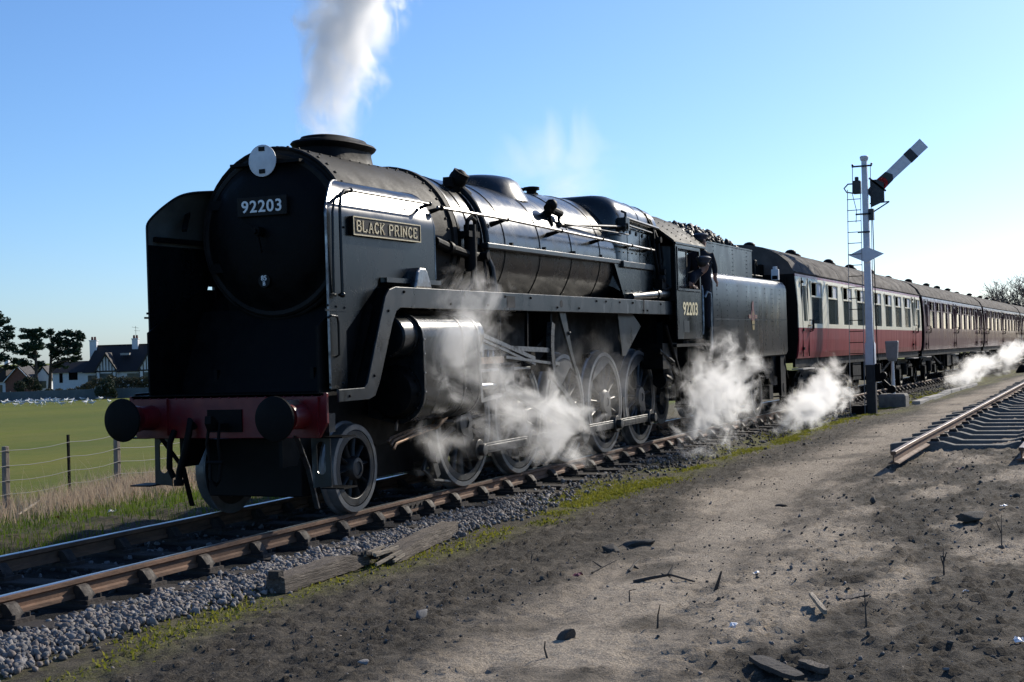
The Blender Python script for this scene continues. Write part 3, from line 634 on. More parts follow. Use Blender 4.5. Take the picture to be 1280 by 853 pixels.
def serif_text(name, txt, par, xc, y, zc, W, H, s):
    adv = {'I': .52, ' ': .62}; tot = sum(adv.get(c, 1.02) for c in txt) - .3; k = W / tot; x = -W / 2; hh = H * .86; sg_ = 1 if s < 0 else -1
    for c in txt:
        mb = MB()
        for pl_ in SERIF.get(c, []):
            for a, b in zip(pl_, pl_[1:]): mb.bar((xc + (x + a[0] * k) * sg_, y, zc - hh / 2 + a[1] * hh), (xc + (x + b[0] * k) * sg_, y, zc - hh / 2 + b[1] * hh), .020 if abs(a[0] - b[0]) < .25 else .013, .008, up=(0, 1, 0))
        if mb.v: mb.build('letter', 'brass', par, 0)
        x += adv.get(c, 1.02) * k
# smoke deflectors
for s in (-1, 1):
    Y = s * 1.055; X0, X1 = .22, 2.54; mb = MB()
    poly = [(X0, 1.29), (.54, 1.29), (.54, 1.85), (1.20, 2.32), (1.24, 2.40), (X1, 2.40), (X1, 2.80), (X0, 2.80)]
    mb.prism(poly, 'y', Y - .006, Y + .006)
    prof = [(1.055, 2.80), (1.055, 2.98)]
    for k in range(31):                                     # lean inwards, then fold over at the top edge
        u = (k + .5) / 31 * .62; ph = R_(float(np.interp(u, [0, .08, .34, .48, .62], [2, 20, 32, 76, 80]))); y_, z_ = prof[-1]; prof.append((y_ - .02 * math.sin(ph), z_ + .02 * math.cos(ph)))
    dd = [0]
    for a, b in zip(prof, prof[1:]): dd.append(dd[-1] + math.hypot(b[0] - a[0], b[1] - a[1]))
    H = dd[-1]; r0 = .46; r1 = .46
    fine = np.linspace(0, H, 34); rows = []; cols = 14
    for h in fine:
        yy = np.interp(h, dd, [p[0] for p in prof]); zz = np.interp(h, dd, [p[1] for p in prof]); e = H - h
        i0 = 2.45 * (1.055 - yy) + .06 - math.sqrt(max(0, .0036 - max(0, .06 - e) ** 2)); i1 = r1 - math.sqrt(max(0, r1 * r1 - max(0, r1 - e) ** 2))
        rows.append([(X0 + i0 + (X1 - i1 - X0 - i0) * c / (cols - 1), s * yy, zz) for c in range(cols)])
    nrow = len(rows); V = []; 
    for off in (0, 1):
        for i, rw in enumerate(rows):
            a = rows[max(i - 1, 0)][0]; b = rows[min(i + 1, nrow - 1)][0]; n_ = Vector((0, (b[2] - a[2]) * s, -(b[1] - a[1]) * s)).normalized() * (.006 if off else -.006)
            V += [tuple(Vector(q) + n_) for q in rw]
    Fs = []
    for i in range(nrow - 1):
        for c in range(cols - 1):
            q = (i * cols + c, i * cols + c + 1, (i + 1) * cols + c + 1, (i + 1) * cols + c); Fs.append(q); Fs.append(tuple(k + nrow * cols for k in reversed(q)))
    edge = [i * cols for i in range(nrow)] + [(nrow - 1) * cols + c for c in range(1, cols)] + [i * cols + cols - 1 for i in range(nrow - 2, -1, -1)]
    for a, b in zip(edge, edge[1:]): Fs.append((a, b, b + nrow * cols, a + nrow * cols))
    n0 = len(mb.m); mb.add(V, Fs)
    if s > 0:
        for i in range((nrow - 1) * (cols - 1)): mb.m[n0 + 2 * i] = 1
    sd = mb.build('smoke_deflector', ['sheet', 'ash'], loco, 40)
    bead = [(X0, s * 1.055, 1.3)] + [r[0] for r in rows] + rows[-1][1:-1] + [r[-1] for r in reversed(rows)] + [(X1, s * 1.055, 2.42)]
    MB().tube(bead, .013, 6).build('edge_beading', 'steel' if s < 0 else 'paint', sd)
    if s > 0: MB().bar((.5, .80, 2.95), (.95, 1.06, 3.22), .05, .03).bar((.3, 1.02, 2.86), (1.9, 1.02, 2.86), .04, .05).build('deflector_stay', 'dark', sd, 0)
    mb = MB(); hy = s * 1.125
    mb.tube([(.40, s * 1.075, 2.20), (.38, hy, 2.22), (.38, hy, 3.05), (.40, hy, 3.16), (.47, hy, 3.22), (.58, hy - s * .0, 3.235)], .016, 8)
    mb.tube([(.58, hy, 3.235), (2.34, hy, 3.235)], .013, 8); mb.tube([(.30, s * 1.075, 2.22), (.29, s * 1.095, 3.0), (.33, s * 1.095, 3.12), (.45, s * 1.105, 3.2)], .013, 8)
    for xx in (.60, 2.32): mb.cyl((xx, s * 1.0, 3.20), (xx, hy, 3.235), .022, .016, 8); mb.sphere((xx, hy, 3.235), .028, 8, 6)
    mb.sphere((.38, hy, 2.20), .03, 8, 6)
    mb.tube([(.19, s * 1.065, 1.98), (.19, s * 1.105, 2.0), (.30, s * 1.105, 1.99), (.32, s * 1.105, 1.93), (.32, s * 1.105, 1.62), (.32, s * 1.065, 1.6)], .012, 8); (mb.build('handrail', 'paint', sd) if s < 0 else None)
    mb = MB()
    for q in ((.20, 2.10), (.36, 2.09), (.52, 2.08), (.55, 2.87), (.20, 1.34), (.45, 1.34)): mb.sphere((q[0], s * 1.062, q[1]), .014, 8, 5)
    for xx in (.75, 1.45, 2.0):
        mb.sphere((xx, s * 1.02, 3.18), .012, 6, 4); mb.sphere((xx + .04, s * .98, 3.26), .012, 6, 4)
    mb.box(.15, .56, s * 1.063 - .004, s * 1.063 + .004, 2.045, 2.065); stuff(mb.build('bolts', 'paint', sd))
    pl_ = MB(); pl_.box(.66, 2.11, min(s * 1.061, s * 1.105), max(s * 1.061, s * 1.105), 2.80, 2.99); npd = pl_.build('nameplate', 'plate', loco, 0, .004)
    mb = MB(); yy0, yy1 = sorted((s * 1.105, s * 1.113))
    mb.box(.66, 2.11, yy0, yy1, 2.80, 2.812).box(.66, 2.11, yy0, yy1, 2.978, 2.99).box(.66, .672, yy0, yy1, 2.812, 2.978).box(2.098, 2.11, yy0, yy1, 2.812, 2.978); mb.build('plate_rim', 'brass', npd, 0)
    serif_text('name_letters', 'BLACK PRINCE', npd, 1.385, s * 1.108, 2.895, 1.30, .118, s)
# running plate and valance, steps
for s in (-1, 1):
    ys = sorted((s * 1.18, s * 1.205)); mb = MB(); W = .21
    cen = [(.12, 1.255)] + [(.60, 1.255), (.72, 1.30), (.80, 1.42), (1.16, 2.10), (1.24, 2.22), (1.36, 2.295)]
    out = [(.12, 1.29), (.62, 1.29), (.68, 1.33), (.98, 1.95), (1.10, 2.19), (1.19, 2.27), (1.33, 2.30), (11.15, 2.30)]
    inn = [(11.15, 2.085), (1.42, 2.085), (1.33, 2.05), (1.24, 1.93), (.93, 1.33), (.83, 1.20), (.70, 1.17), (.12, 1.17)]
    mb.prism(out + inn, 'y', *ys); va = mb.build('valance', 'valance', loco, 0, .005)
    mb = MB(); yi = sorted((s * .62, s * 1.18))
    mb.box(1.33, 10.84, yi[0], yi[1], 2.27, 2.295); mb.prism([(.66, 1.27), (.70, 1.27), (1.32, 2.28), (1.28, 2.29)], 'y', *yi); mb.build('running_plate', 'dark', loco, 0)
    mb = MB()
    for xx in (1.5, 2.6, 3.6, 4.1, 4.9, 5.8, 6.6, 7.3, 7.7, 8.3, 8.9, 9.4, 9.6, 10.3, 10.9, 11.05):
        mb.sphere((xx, s * 1.206, 2.25 if int(xx * 10) % 2 else 2.14), .018, 8, 5)
    for q in ((.80, 1.40), (1.13, 2.05), (.3, 1.22)): mb.sphere((q[0] + .02, s * 1.206, q[1]), .016, 8, 5)
    stuff(mb.build('bolts', 'dark', va))
    mb = MB(); mb.box(4.16, 4.40, ys[0] - (.004 if s < 0 else 0), ys[1] + (.004 if s > 0 else 0), 2.12, 2.26); mb.box(9.40, 9.46, ys[0] - (.004 if s < 0 else 0), ys[1] + (.004 if s > 0 else 0), 2.085, 2.30); mb.cyl((5.95, s * 1.207, 2.19), (5.95, s * 1.2, 2.19), .05, n=14); mb.build('valance_openings', 'plate', va)
    mb = MB(); mb.prism([(1.80, 2.30), (2.20, 2.30), (2.10, 2.48), (2.05, 2.52), (1.93, 2.52), (1.87, 2.48)], 'y', *sorted((s * 1.02, s * 1.19))); mb.build('lubricator_box', 'steel' if s < 0 else 'dark', loco, 0, .02)
    mb = MB(); mb.box(1.30, 2.55, *(sorted((s * 1.045, s * 1.12)) if s < 0 else (.98, 1.045)), 2.35, 2.40); mb.build('deflector_foot_angle', 'valance', loco, 0)
# chimney
mb = MB(); n = 40
def oval(z, hx, hy, cx=2.22): return [(cx + hx * math.copysign(abs(math.cos(t)) ** .72, math.cos(t)), hy * math.copysign(abs(math.sin(t)) ** .8, math.sin(t)), z) for t in [2 * PI * j / n for j in range(n)]]
mb.loft([oval(3.62, .66, .38), oval(3.76, .58, .32), oval(3.86, .56, .30), oval(3.885, .565, .305), oval(3.91, .60, .34), oval(3.94, .62, .36), oval(3.965, .60, .34), oval(3.99, .50, .28), oval(4.02, .48, .26), oval(4.03, .44, .23), oval(4.0, .40, .19), oval(3.6, .38, .18)], (False, True)); mb.build('chimney', 'dark', loco, 40)
# boiler
mb = MB(); bc = lambda x: 2.90 + (x - 3.3) * .006
br = lambda x: .885 + max(0, min(1, (x - 4.8) / 3.6)) * .085
xs = [3.30, 3.42, 4.8, 5.7, 6.6, 7.5, 8.4, 8.9]
mb.loft([circ(x, 0, bc(x), br(x), 64) for x in xs]); bl = mb.build('boiler_barrel', 'boiler', loco, 40)
def band(x, w, h, m='boiler', par=None):
    q = MB(); q.loft([circ(x - w, 0, bc(x), br(x) - .01, 56), circ(x - w, 0, bc(x), br(x) + h, 56), circ(x + w, 0, bc(x), br(x) + h, 56), circ(x + w, 0, bc(x), br(x) - .01, 56)], (False, False)); return q.build('boiler_band', m, par or bl, 30)
band(3.36, .05, .05, 'smokebox'); band(3.50, .025, .035, 'paint'); band(3.85, .022, .012); band(4.9, .022, .009); band(6.0, .022, .009); band(7.1, .022, .009); band(8.2, .022, .009)
for x in (4.9, 6.0, 7.1, 8.2): MB().box(x - .02, x + .02, -.985, -.94, 2.90, 2.96).build('band_clip', 'dark', bl, 0)
# belpaire firebox
def fbsec(x, w, zt, rc, zb, n=10):
    pts = [(x, -w, zb)]
    for j in range(n): a = PI / 2 * j / (n - 1); pts.append((x, -w + rc * (1 - math.cos(a)), zt - rc + rc * math.sin(a)))
    for j in range(n): a = PI / 2 * j / (n - 1); pts.append((x, w - rc * (1 - math.sin(a)), zt - rc + rc * math.cos(a)))
    pts.append((x, w, zb)); return pts
mb = MB(); mb.loft([fbsec(8.72, .80, 3.84, .70, 2.55), fbsec(8.80, .93, 3.90, .52, 2.5), fbsec(8.92, .985, 3.925, .42, 2.45), fbsec(9.1, 1.0, 3.93, .38, 2.4), fbsec(9.8, 1.0, 3.90, .38, 2.4), fbsec(10.9, .99, 3.86, .38, 2.4)]); fb = mb.build('firebox', 'boiler', loco, 40)
mb = MB()
for s in (-1, 1): mb.prism([(8.66, 2.86), (9.10, 2.30), (10.85, 2.30), (10.85, 2.86)], 'y', *sorted((s * .96, s * 1.015)))
mb.build_each('firebox_lower_cladding', 'sheet', fb, 0)
mb = MB()
for s in (-1, 1):
    for j in range(5): MB().cyl((9.18 + j * .3, s * .99, 3.38 - j * .012), (9.18 + j * .3, s * 1.012, 3.38 - j * .012), .035, n=10).build('washout_plug', 'plate', fb)
    for j in range(9): mb.sphere((8.95 + j * .2, s * 1.005, 3.04), .013, 6, 4)
    for j in range(6): mb.sphere((9.15 + j * .3, s * 1.018, 2.45), .013, 6, 4)
stuff(mb.build('cladding_rivets', 'plate', fb))
mb = MB()
for x in (9.35, 9.95, 10.5): mb.loft([fbsec(x - .015, 1.006, 3.925 - (x - 9.1) * .03, .385, 2.5), fbsec(x + .015, 1.006, 3.925 - (x - 9.1) * .03, .385, 2.5)])
mb.build('firebox_bands', 'boiler', fb)
for s in (-1, 1):
    mb = MB(); y0, y1 = sorted((s * .93, s * 1.03)); mb.box(4.05, 8.95, y0, y1, 2.845, 2.915); mb.build('cladding_ledge', 'valance', loco, 0, .012)
    mb = MB(); y0, y1 = sorted((s * .98, s * 1.065)); mb.box(8.95, 10.5, y0, y1, 2.80, 2.90); mb.build('firebox_ledge', 'valance', loco, 0, .012)
# dome, safety valves, top feed, whistle
mb = MB(); n = 32
def ov(z, hx, hy, cx): return [(cx + hx * math.cos(2 * PI * j / n), hy * math.sin(2 * PI * j / n), z) for j in range(n)]
mb.loft([ov(3.62, .72, .62, 6.2), ov(3.80, .64, .52, 6.2), ov(3.90, .60, .46, 6.2), ov(3.955, .52, .38, 6.2), ov(3.985, .36, .26, 6.2), ov(3.995, .1, .08, 6.2)]); mb.build('dome', 'boiler', loco, 60)
mb = MB()
for yy in (-.12, .12): mb.lathe((7.65, yy, 3.82), (0, 0, 1), [(.10, 0), (.10, .06), (.075, .07), (.075, .10), (.12, .11), (.12, .15), (.06, .16)], 14)
mb.box(7.5, 7.8, -.22, .22, 3.80, 3.86); mb.build('safety_valves', 'dark', loco)
for s in (-1, 1):
    a = .62; cy, cz = s * .89 * math.sin(a), 2.9 + .89 * math.cos(a); o_ = Vector((0, s * math.sin(a), math.cos(a)))
    mb = MB(); c = Vector((4.18, cy, cz)); mb.cyl(c - o_ * .05, c + o_ * .16, .10, .085, 14); mb.cyl(c + o_ * .16, c + o_ * .22, .11, n=14); mb.bar(c + Vector((-.16, 0, .06)), c + Vector((.22, 0, .02)), .12, .12); mb.cyl(c + Vector((.2, 0, .02)), c + Vector((.36, s * .04, -.06)), .05, n=10); mb.sphere(c + o_ * .13, .12, 10, 8); mb.build('clack_valve', 'dark', loco)
    pts = [(4.22, s * (.93) * math.sin(t), 2.9 + .93 * math.cos(t)) for t in np.linspace(.72, 1.72, 12)] + [(4.24, s * .98, 2.62), (4.26, s * 1.0, 2.3)]
    MB().tube(pts, .04, 10).build('feed_pipe', 'paint', loco)
    a = .95; cy, cz = s * .92 * math.sin(a), 2.92 + .92 * math.cos(a); o_ = Vector((0, s * math.sin(a), math.cos(a)))
    mb = MB(); c = Vector((6.62, cy, cz)); mb.cyl(c - o_ * .05, c + o_ * .12, .06, n=10); mb.cyl(c + o_ * .10 + Vector((-.14, 0, .02)), c + o_ * .12 + Vector((.30, 0, -.04)), .055, n=10); mb.sphere(c + o_ * .14 + Vector((-.06, 0, .04)), .085, 10, 6); mb.cyl(c + o_ * .06, c + Vector((-.02, s * .1, -.16)), .025, n=8); mb.cyl(c + o_ * .12 + Vector((.24, 0, -.03)), c + o_ * .12 + Vector((.24, 0, -.2)), .022, n=8); mb.build('regulator_bracket', 'dark', loco)
    e0 = c + o_ * .12 + Vector((.24, 0, -.2))
    mb = MB(); mb.tube([e0, (9.0, s * 1.06, 3.42)], .022, 8); mb.sphere(e0, .05, 8, 6); mb.tube([(6.75, s * .98, 3.32), (9.2, s * 1.07, 3.31)], .012, 8); mb.build('regulator_rod', 'paint', loco)
    mb = MB(); mb.box(8.95, 9.12, *sorted((s * .98, s * 1.12)), 3.36, 3.56); mb.cyl((9.0, s * 1.12, 3.42), (9.0, s * 1.0, 3.42), .06, n=12); mb.tube([(9.08, s * 1.07, 3.55), (9.08, s * 1.07, 3.64), (9.0, s * 1.04, 3.66)], .02, 8); mb.tube([(9.1, s * 1.06, 3.56), (10.75, s * 1.05, 3.50)], .032, 8); mb.tube([(9.1, s * 1.06, 3.46), (10.75, s * 1.04, 3.40)], .018, 8); mb.build('ejector_pipework', 'paint', loco)
    # boiler handrail
    mb = MB(); mb.tube([(2.62, s * 1.07, 3.225), (4.4, s * 1.09, 3.22), (10.3, s * 1.12, 3.12)], .019, 8); hr = mb.build('boiler_handrail', 'steel', loco)
    for x in (2.68, 4.5, 6.3, 7.9, 9.2, 10.1):
        mb = MB(); z = 3.22 - max(0, x - 4.4) * .017; mb.cyl((x, s * .86, z - .05), (x, s * 1.09, z), .035, .018, 8); mb.sphere((x, s * (1.09 + max(0, x - 4.4) * .005), z), .032, 8, 6); mb.build('handrail_stanchion', 'dark', hr)
    # pipework behind the deflector
    mb = MB(); mb.tube([(2.75, s * .96, 2.86), (3.1, s * .97, 2.80), (3.65, s * .98, 2.74), (4.1, s * .98, 2.73)], .055, 10); mb.cyl((3.05, s * .97, 2.81), (3.12, s * .97, 2.8), .075, n=12)
    mb.cyl((3.6, s * 1.0, 2.55), (3.6, s * 1.0, 3.1), .075, n=12); mb.box(3.45, 3.75, *sorted((s * .9, s * 1.06)), 2.95, 3.02); mb.tube([(3.5, s * 1.0, 3.02), (3.5, s * 1.02, 3.14), (3.6, s * 1.02, 3.19), (3.75, s * 1.0, 3.16), (3.8, s * .98, 3.02), (3.75, s * .98, 2.7), (3.7, s * 1.0, 2.35)], .028, 8)
    mb.tube([(3.62, s * 1.02, 2.6), (3.55, s * 1.03, 2.4), (3.4, s * 1.02, 2.3)], .025, 8); mb.cyl((3.85, s * 1.02, 2.74), (3.85, s * 1.12, 2.74), .05, n=10); mb.tube([(3.9, s * 1.03, 2.74), (3.93, s * 1.04, 2.5), (3.88, s * 1.04, 2.3)], .018, 8)
    mb.build('steam_manifold_pipes', 'dark', loco)
    # pipes in front of the cab
    mb = MB(); random.seed(3)
    mb.tube([(10.45, s * .7, 3.8), (10.55, s * .98, 3.62), (10.6, s * 1.09, 3.3), (10.62, s * 1.10, 2.9), (10.66, s * 1.12, 2.65), (10.6, s * 1.12, 2.52)], .035, 8)
    mb.tube([(10.35, s * .6, 3.86), (10.5, s * .92, 3.72), (10.5, s * 1.05, 3.45), (10.48, s * 1.07, 3.1), (10.56, s * 1.1, 2.75), (10.72, s * 1.14, 2.5)], .026, 8)
    mb.tube([(10.68, s * 1.12, 3.2), (10.7, s * 1.14, 2.98), (10.64, s * 1.13, 2.8), (10.72, s * 1.16, 2.6), (10.78, s * 1.2, 2.55)], .02, 8)
    mb.tube([(10.3, s * 1.06, 2.50), (10.42, s * 1.10, 2.44), (10.8, s * 1.20, 2.52)], .03, 8, )
    mb.sphere((10.6, s * 1.12, 2.66), .09, 10, 6); mb.box(10.5, 10.72, *sorted((s * 1.06, s * 1.18)), 2.5, 2.66); mb.cyl((10.62, s * 1.05, 2.78), (10.62, s * 1.2, 2.78), .05, n=10); mb.cyl((10.55, s * 1.05, 3.3), (10.55, s * 1.17, 3.3), .05, n=10)
    mb.build('injector_pipework', 'dark', loco)
    mb = MB(); mb.cyl((9.25, s * 1.06, 2.35), (10.86, s * 1.12, 2.43), .06, .075, 14); mb.cyl((10.35, s * 1.10, 2.405), (10.84, s * 1.12, 2.43), .088, n=14); mb.build('steam_pipe_to_cab', 'valance', loco)
# outside cylinders
def cylsec(x, s, g=0):
    pts = []; Yo = 1.30 - g
    for a in np.linspace(-PI / 2, PI * .5, 12): pts.append((x, s * (1.05 + (.25 - g) * math.cos(a)), 1.78 + (.24 - g) * math.sin(a)) if a > 0 else (x, s * (1.0 + (.33 - g) * math.cos(a)) if False else s * (.97 + (.33 - g) * math.cos(a)), 1.12 + (.33 - g) * math.sin(a)))
    return pts
for s in (-1, 1):
    def sec(x, g=0):
        pts = [(x, s * .62, .95 + g)]
        for a in np.linspace(-PI / 2, 0, 8): pts.append((x, s * (.97 + (.33 - g) * math.cos(a)), 1.20 + (.33 - g) * math.sin(a)))
        for a in np.linspace(0, PI / 2 * 1.0, 9): pts.append((x, s * (1.04 + (.26 - g) * math.cos(a)), 1.77 + (.26 - g) * math.sin(a)))
        pts.append((x, s * .62, 2.0 - g)); return pts
    mb = MB(); mb.loft([sec(1.72), sec(3.14)]); cy = mb.build('cylinder_cladding', 'sheet', loco, 40)
    mb = MB()
    for xx in (1.725, 2.70, 3.10): mb.loft([sec(xx - .02, -.008), sec(xx + .02, -.008)])
    mb.build_each('cladding_band', 'valance', cy, 40)
    mb = MB()
    for xx in (1.725, 2.70):
        for zz in (1.2, 1.4, 1.6, 1.75): mb.sphere((xx, s * 1.31, zz), .013, 6, 4)
    stuff(mb.build('bolts', 'steel', cy))
    mb = MB(); mb.lathe((1.72, s * 1.03, 1.79), (-1, 0, 0), [(.235, 0), (.235, .06), (.225, .07), (.22, .30), (.20, .32), (.05, .33)], 28); mb.lathe((3.14, s * 1.03, 1.79), (1, 0, 0), [(.235, 0), (.225, .22), (.15, .25)], 28); mb.build_each('valve_chest_cover', 'sheet', loco, 40)
    mb = MB(); mb.lathe((1.72, s * .98, 1.20), (-1, 0, 0), [(.29, 0), (.29, .05), (.27, .06), (.24, .15), (.10, .17)], 28)
    for j in range(12): mb.cyl((1.64, s * .98 + .285 * math.cos(j * PI / 6), 1.18 + .285 * math.sin(j * PI / 6)), (1.69, s * .98 + .285 * math.cos(j * PI / 6), 1.18 + .285 * math.sin(j * PI / 6)), .018, n=6)
    mb.build('cylinder_cover', 'dark', loco, 40); MB().lathe((3.14, s * .98, 1.18), (1, 0, 0), [(.30, 0), (.28, .06), (.09, .10), (.09, .25)], 28).build('cylinder_cover', 'dark', loco, 40)
    mb = MB()
    for k in range(3): mb.tube([(2.75 - k * .05, s * (.95 + k * .03), .84), (2.55, s * (.98 + k * .02), .80 - k * .01), (1.9, s * (1.0 + k * .03), .78 - k * .025), (1.50, s * (1.0 + k * .03), .73 - k * .03), (1.44, s * (1.0 + k * .03), .69 - k * .035)], .017, 6)
    mb.tube([(1.62, s * 1.0, .80), (1.64, s * 1.0, .88), (1.70, s * .98, .92)], .015, 6); mb.cyl((2.62, s * .96, .80), (2.84, s * .96, .88), .055, n=10); mb.build('drain_pipes', 'copper', loco)
# wheels
def wheel_mb(R, nsp, bw=None, crank=None):
    w = MB(); w.lathe((0, .07, 0), (0, -1, 0), [(R - .15, 0), (R - .065, 0), (R - .065, .135), (R - .075, .145), (R - .145, .145), (R - .15, .14)], 48, (False, False)); w.loft([[((R - .15) * math.cos(t), .07, (R - .15) * math.sin(t)) for t in [2 * PI * j / 48 for j in range(48)]], [((R - .15) * math.cos(t), -.07, (R - .15) * math.sin(t)) for t in [2 * PI * j / 48 for j in range(48)]]], (False, False), True, 1)
    w.lathe((0, .08, 0), (0, -1, 0), [(.16 * R / .762 + .03, 0), (.16 * R / .762 + .03, .15), (.14 * R / .762 + .02, .185), (.07, .19), (.065, .175), (.02, .175)], 28)
    for k in range(nsp):
        a = 2 * PI * k / nsp + .11; d = Vector((math.cos(a), 0, math.sin(a))); n_ = Vector((-math.sin(a), 0, math.cos(a))); r0, r1 = .13 * R / .762 + .02, R - .14
        rg = []
        for r, hw, t in ((r0, .030 * (R / .762) ** .5, .05), ((r0 + r1) / 2, .019 * (R / .762) ** .5, .04), (r1, .026 * (R / .762) ** .5, .045)): rg.append([d * r + n_ * hw * math.cos(q) + Vector((0, -t * math.sin(q) - .005, 0)) for q in [2 * PI * i / 8 for i in range(8)]])
        w.loft(rg)
    if crank is not None:
        d = Vector((math.cos(crank), 0, math.sin(crank))) * .356
        w.loft([[Vector((d.x, yy, d.z)) + Vector((math.cos(t), 0, math.sin(t))) * .13 for t in [2 * PI * j / 20 for j in range(20)]] for yy in (.07, -.10)])
        n_ = Vector((-math.sin(crank), 0, math.cos(crank))); w.add([n_ * .15, -n_ * .15, d - n_ * .12, d + n_ * .12] + [q + Vector((0, -.095, 0)) for q in (n_ * .15, -n_ * .15, d - n_ * .12, d + n_ * .12)], [(0, 1, 2, 3), (4, 7, 6, 5), (0, 3, 7, 4), (1, 5, 6, 2), (2, 6, 7, 3), (0, 4, 5, 1)])
    return w
def tyre_mb(R):
    w = MB(); w.lathe((0, .07, 0), (0, -1, 0), [(R - .07, 0), (R + .026, 0), (R + .026, .025), (R, .045), (R - .006, .135), (R - .012, .148), (R - .065, .148)], 64, (False, False)); return w
def bal_mb(R, ang, half, depth):
    w = MB(); ri = R - .10; pts = [(ri * math.cos(ang + t), ri * math.sin(ang + t)) for t in np.linspace(-half, half, 20)]
    c0 = math.cos(half) * ri - depth * .0; chord = [((ri * math.cos(half) - .0) * math.cos(ang) - t * math.sin(ang), (ri * math.cos(half)) * math.sin(ang) + t * math.cos(ang)) for t in np.linspace(ri * math.sin(half), -ri * math.sin(half), 8)]
    w.prism(pts + chord[1:-1], 'y', -.085, .05); return w
CR = math.atan2(-.335, .12); XP = 1.05; XD = [XP + 2.59 + 1.651 * k for k in range(5)]
def put_wheel(proto, x, s, R, zoff=0):
    return proto
wh = {}
for s in (-1, 1):
    cr = CR if s < 0 else CR + PI / 2
    for k in range(5):
        T = Matrix.Translation((XD[k], s * .75, .762)) @ (Matrix.Identity(4) if s < 0 else Matrix.Rotation(PI, 4, 'Z'))
        ca = cr if s < 0 else PI - cr
        key = (s,)
        if key not in wh:
            w = wheel_mb(.762, 15, crank=ca).build('driving_wheel', ['wheel', 'steel'], loco, 40); t = tyre_mb(.762).build('tyre', 'tyre', w, 40); wh[key] = w
            b1 = bal_mb(.762, ca + PI, .62 , .2).build('balance_weight', 'wheel', w, 20); w.matrix_local = T
        else:
            w = dup(wh[key], loco); w.matrix_local = T
            for c in wh[key].children:
                if c.name.startswith('tyre'): dup(c, w)
            half = (.62, .62, 1.02, .70, .66)[k]; bal_mb(.762, ca + PI + (.25 if k == 2 else 0), half, .2).build('balance_weight', 'wheel', w, 20)
pw = None
for s in (-1, 1):
    T = Matrix.Translation((XP, s * .75, .457)) @ (Matrix.Identity(4) if s < 0 else Matrix.Rotation(PI, 4, 'Z'))
    if pw is None:
        pw = wheel_mb(.457, 10).build('pony_wheel', ['wheel', 'steel'], loco, 40); tyre_mb(.457).build('tyre', 'tyre', pw, 40); pw.matrix_local = T
    else:
        w = dup_tree(pw, loco); w.matrix_local = T
mb = MB()
for x in XD: mb.cyl((x, -.68, .762), (x, .68, .762), .10, n=14)
mb.cyl((XP, -.68, .457), (XP, .68, .457), .08, n=14); mb.build('axles', 'dark', loco)
mb = MB(); mb.box(.45, 1.9, -.55, .55, .22, .80); mb.box(1.9, 2.95, -.5, .5, .26, .95); mb.box(2.95, 10.3, -.45, .45, .34, .8); mb.bar((.6, -.52, .60), (1.6, -.52, .60), .08, .2); mb.bar((.6, .52, .60), (1.6, .52, .60), .08, .2); mb.build('pony_truck', 'frame', loco, 0, .01)  # truck box lowered and blocks added to blacken the shaded underside
# sandpipes / brake gear below the cylinders
mb = MB()
for s in (-1, 1):
    mb.tube([(2.75, s * .80, .55), (2.55, s * .82, .30), (2.8, s * .82, .16), (3.25, s * .80, .10)], .022, 6); mb.bar((2.6, s * .85, .62), (2.82, s * .85, .2), .07, .10); mb.cyl((2.68, s * .80, .42), (2.68, s * .95, .42), .06, n=10)
    for k in range(4): xx = (XD[k] + XD[k + 1]) / 2; mb.bar((xx, s * .76, .95), (xx - .03, s * .76, .3), .05, .10); mb.box(xx + .0, xx + .09, *sorted((s * .70, s * .82)), .42, .80)
    mb.bar((2.7, s * .66, .24), (10.2, s * .66, .24), .03, .06)
mb.build('brake_rigging', 'oilsteel', loco, 20)
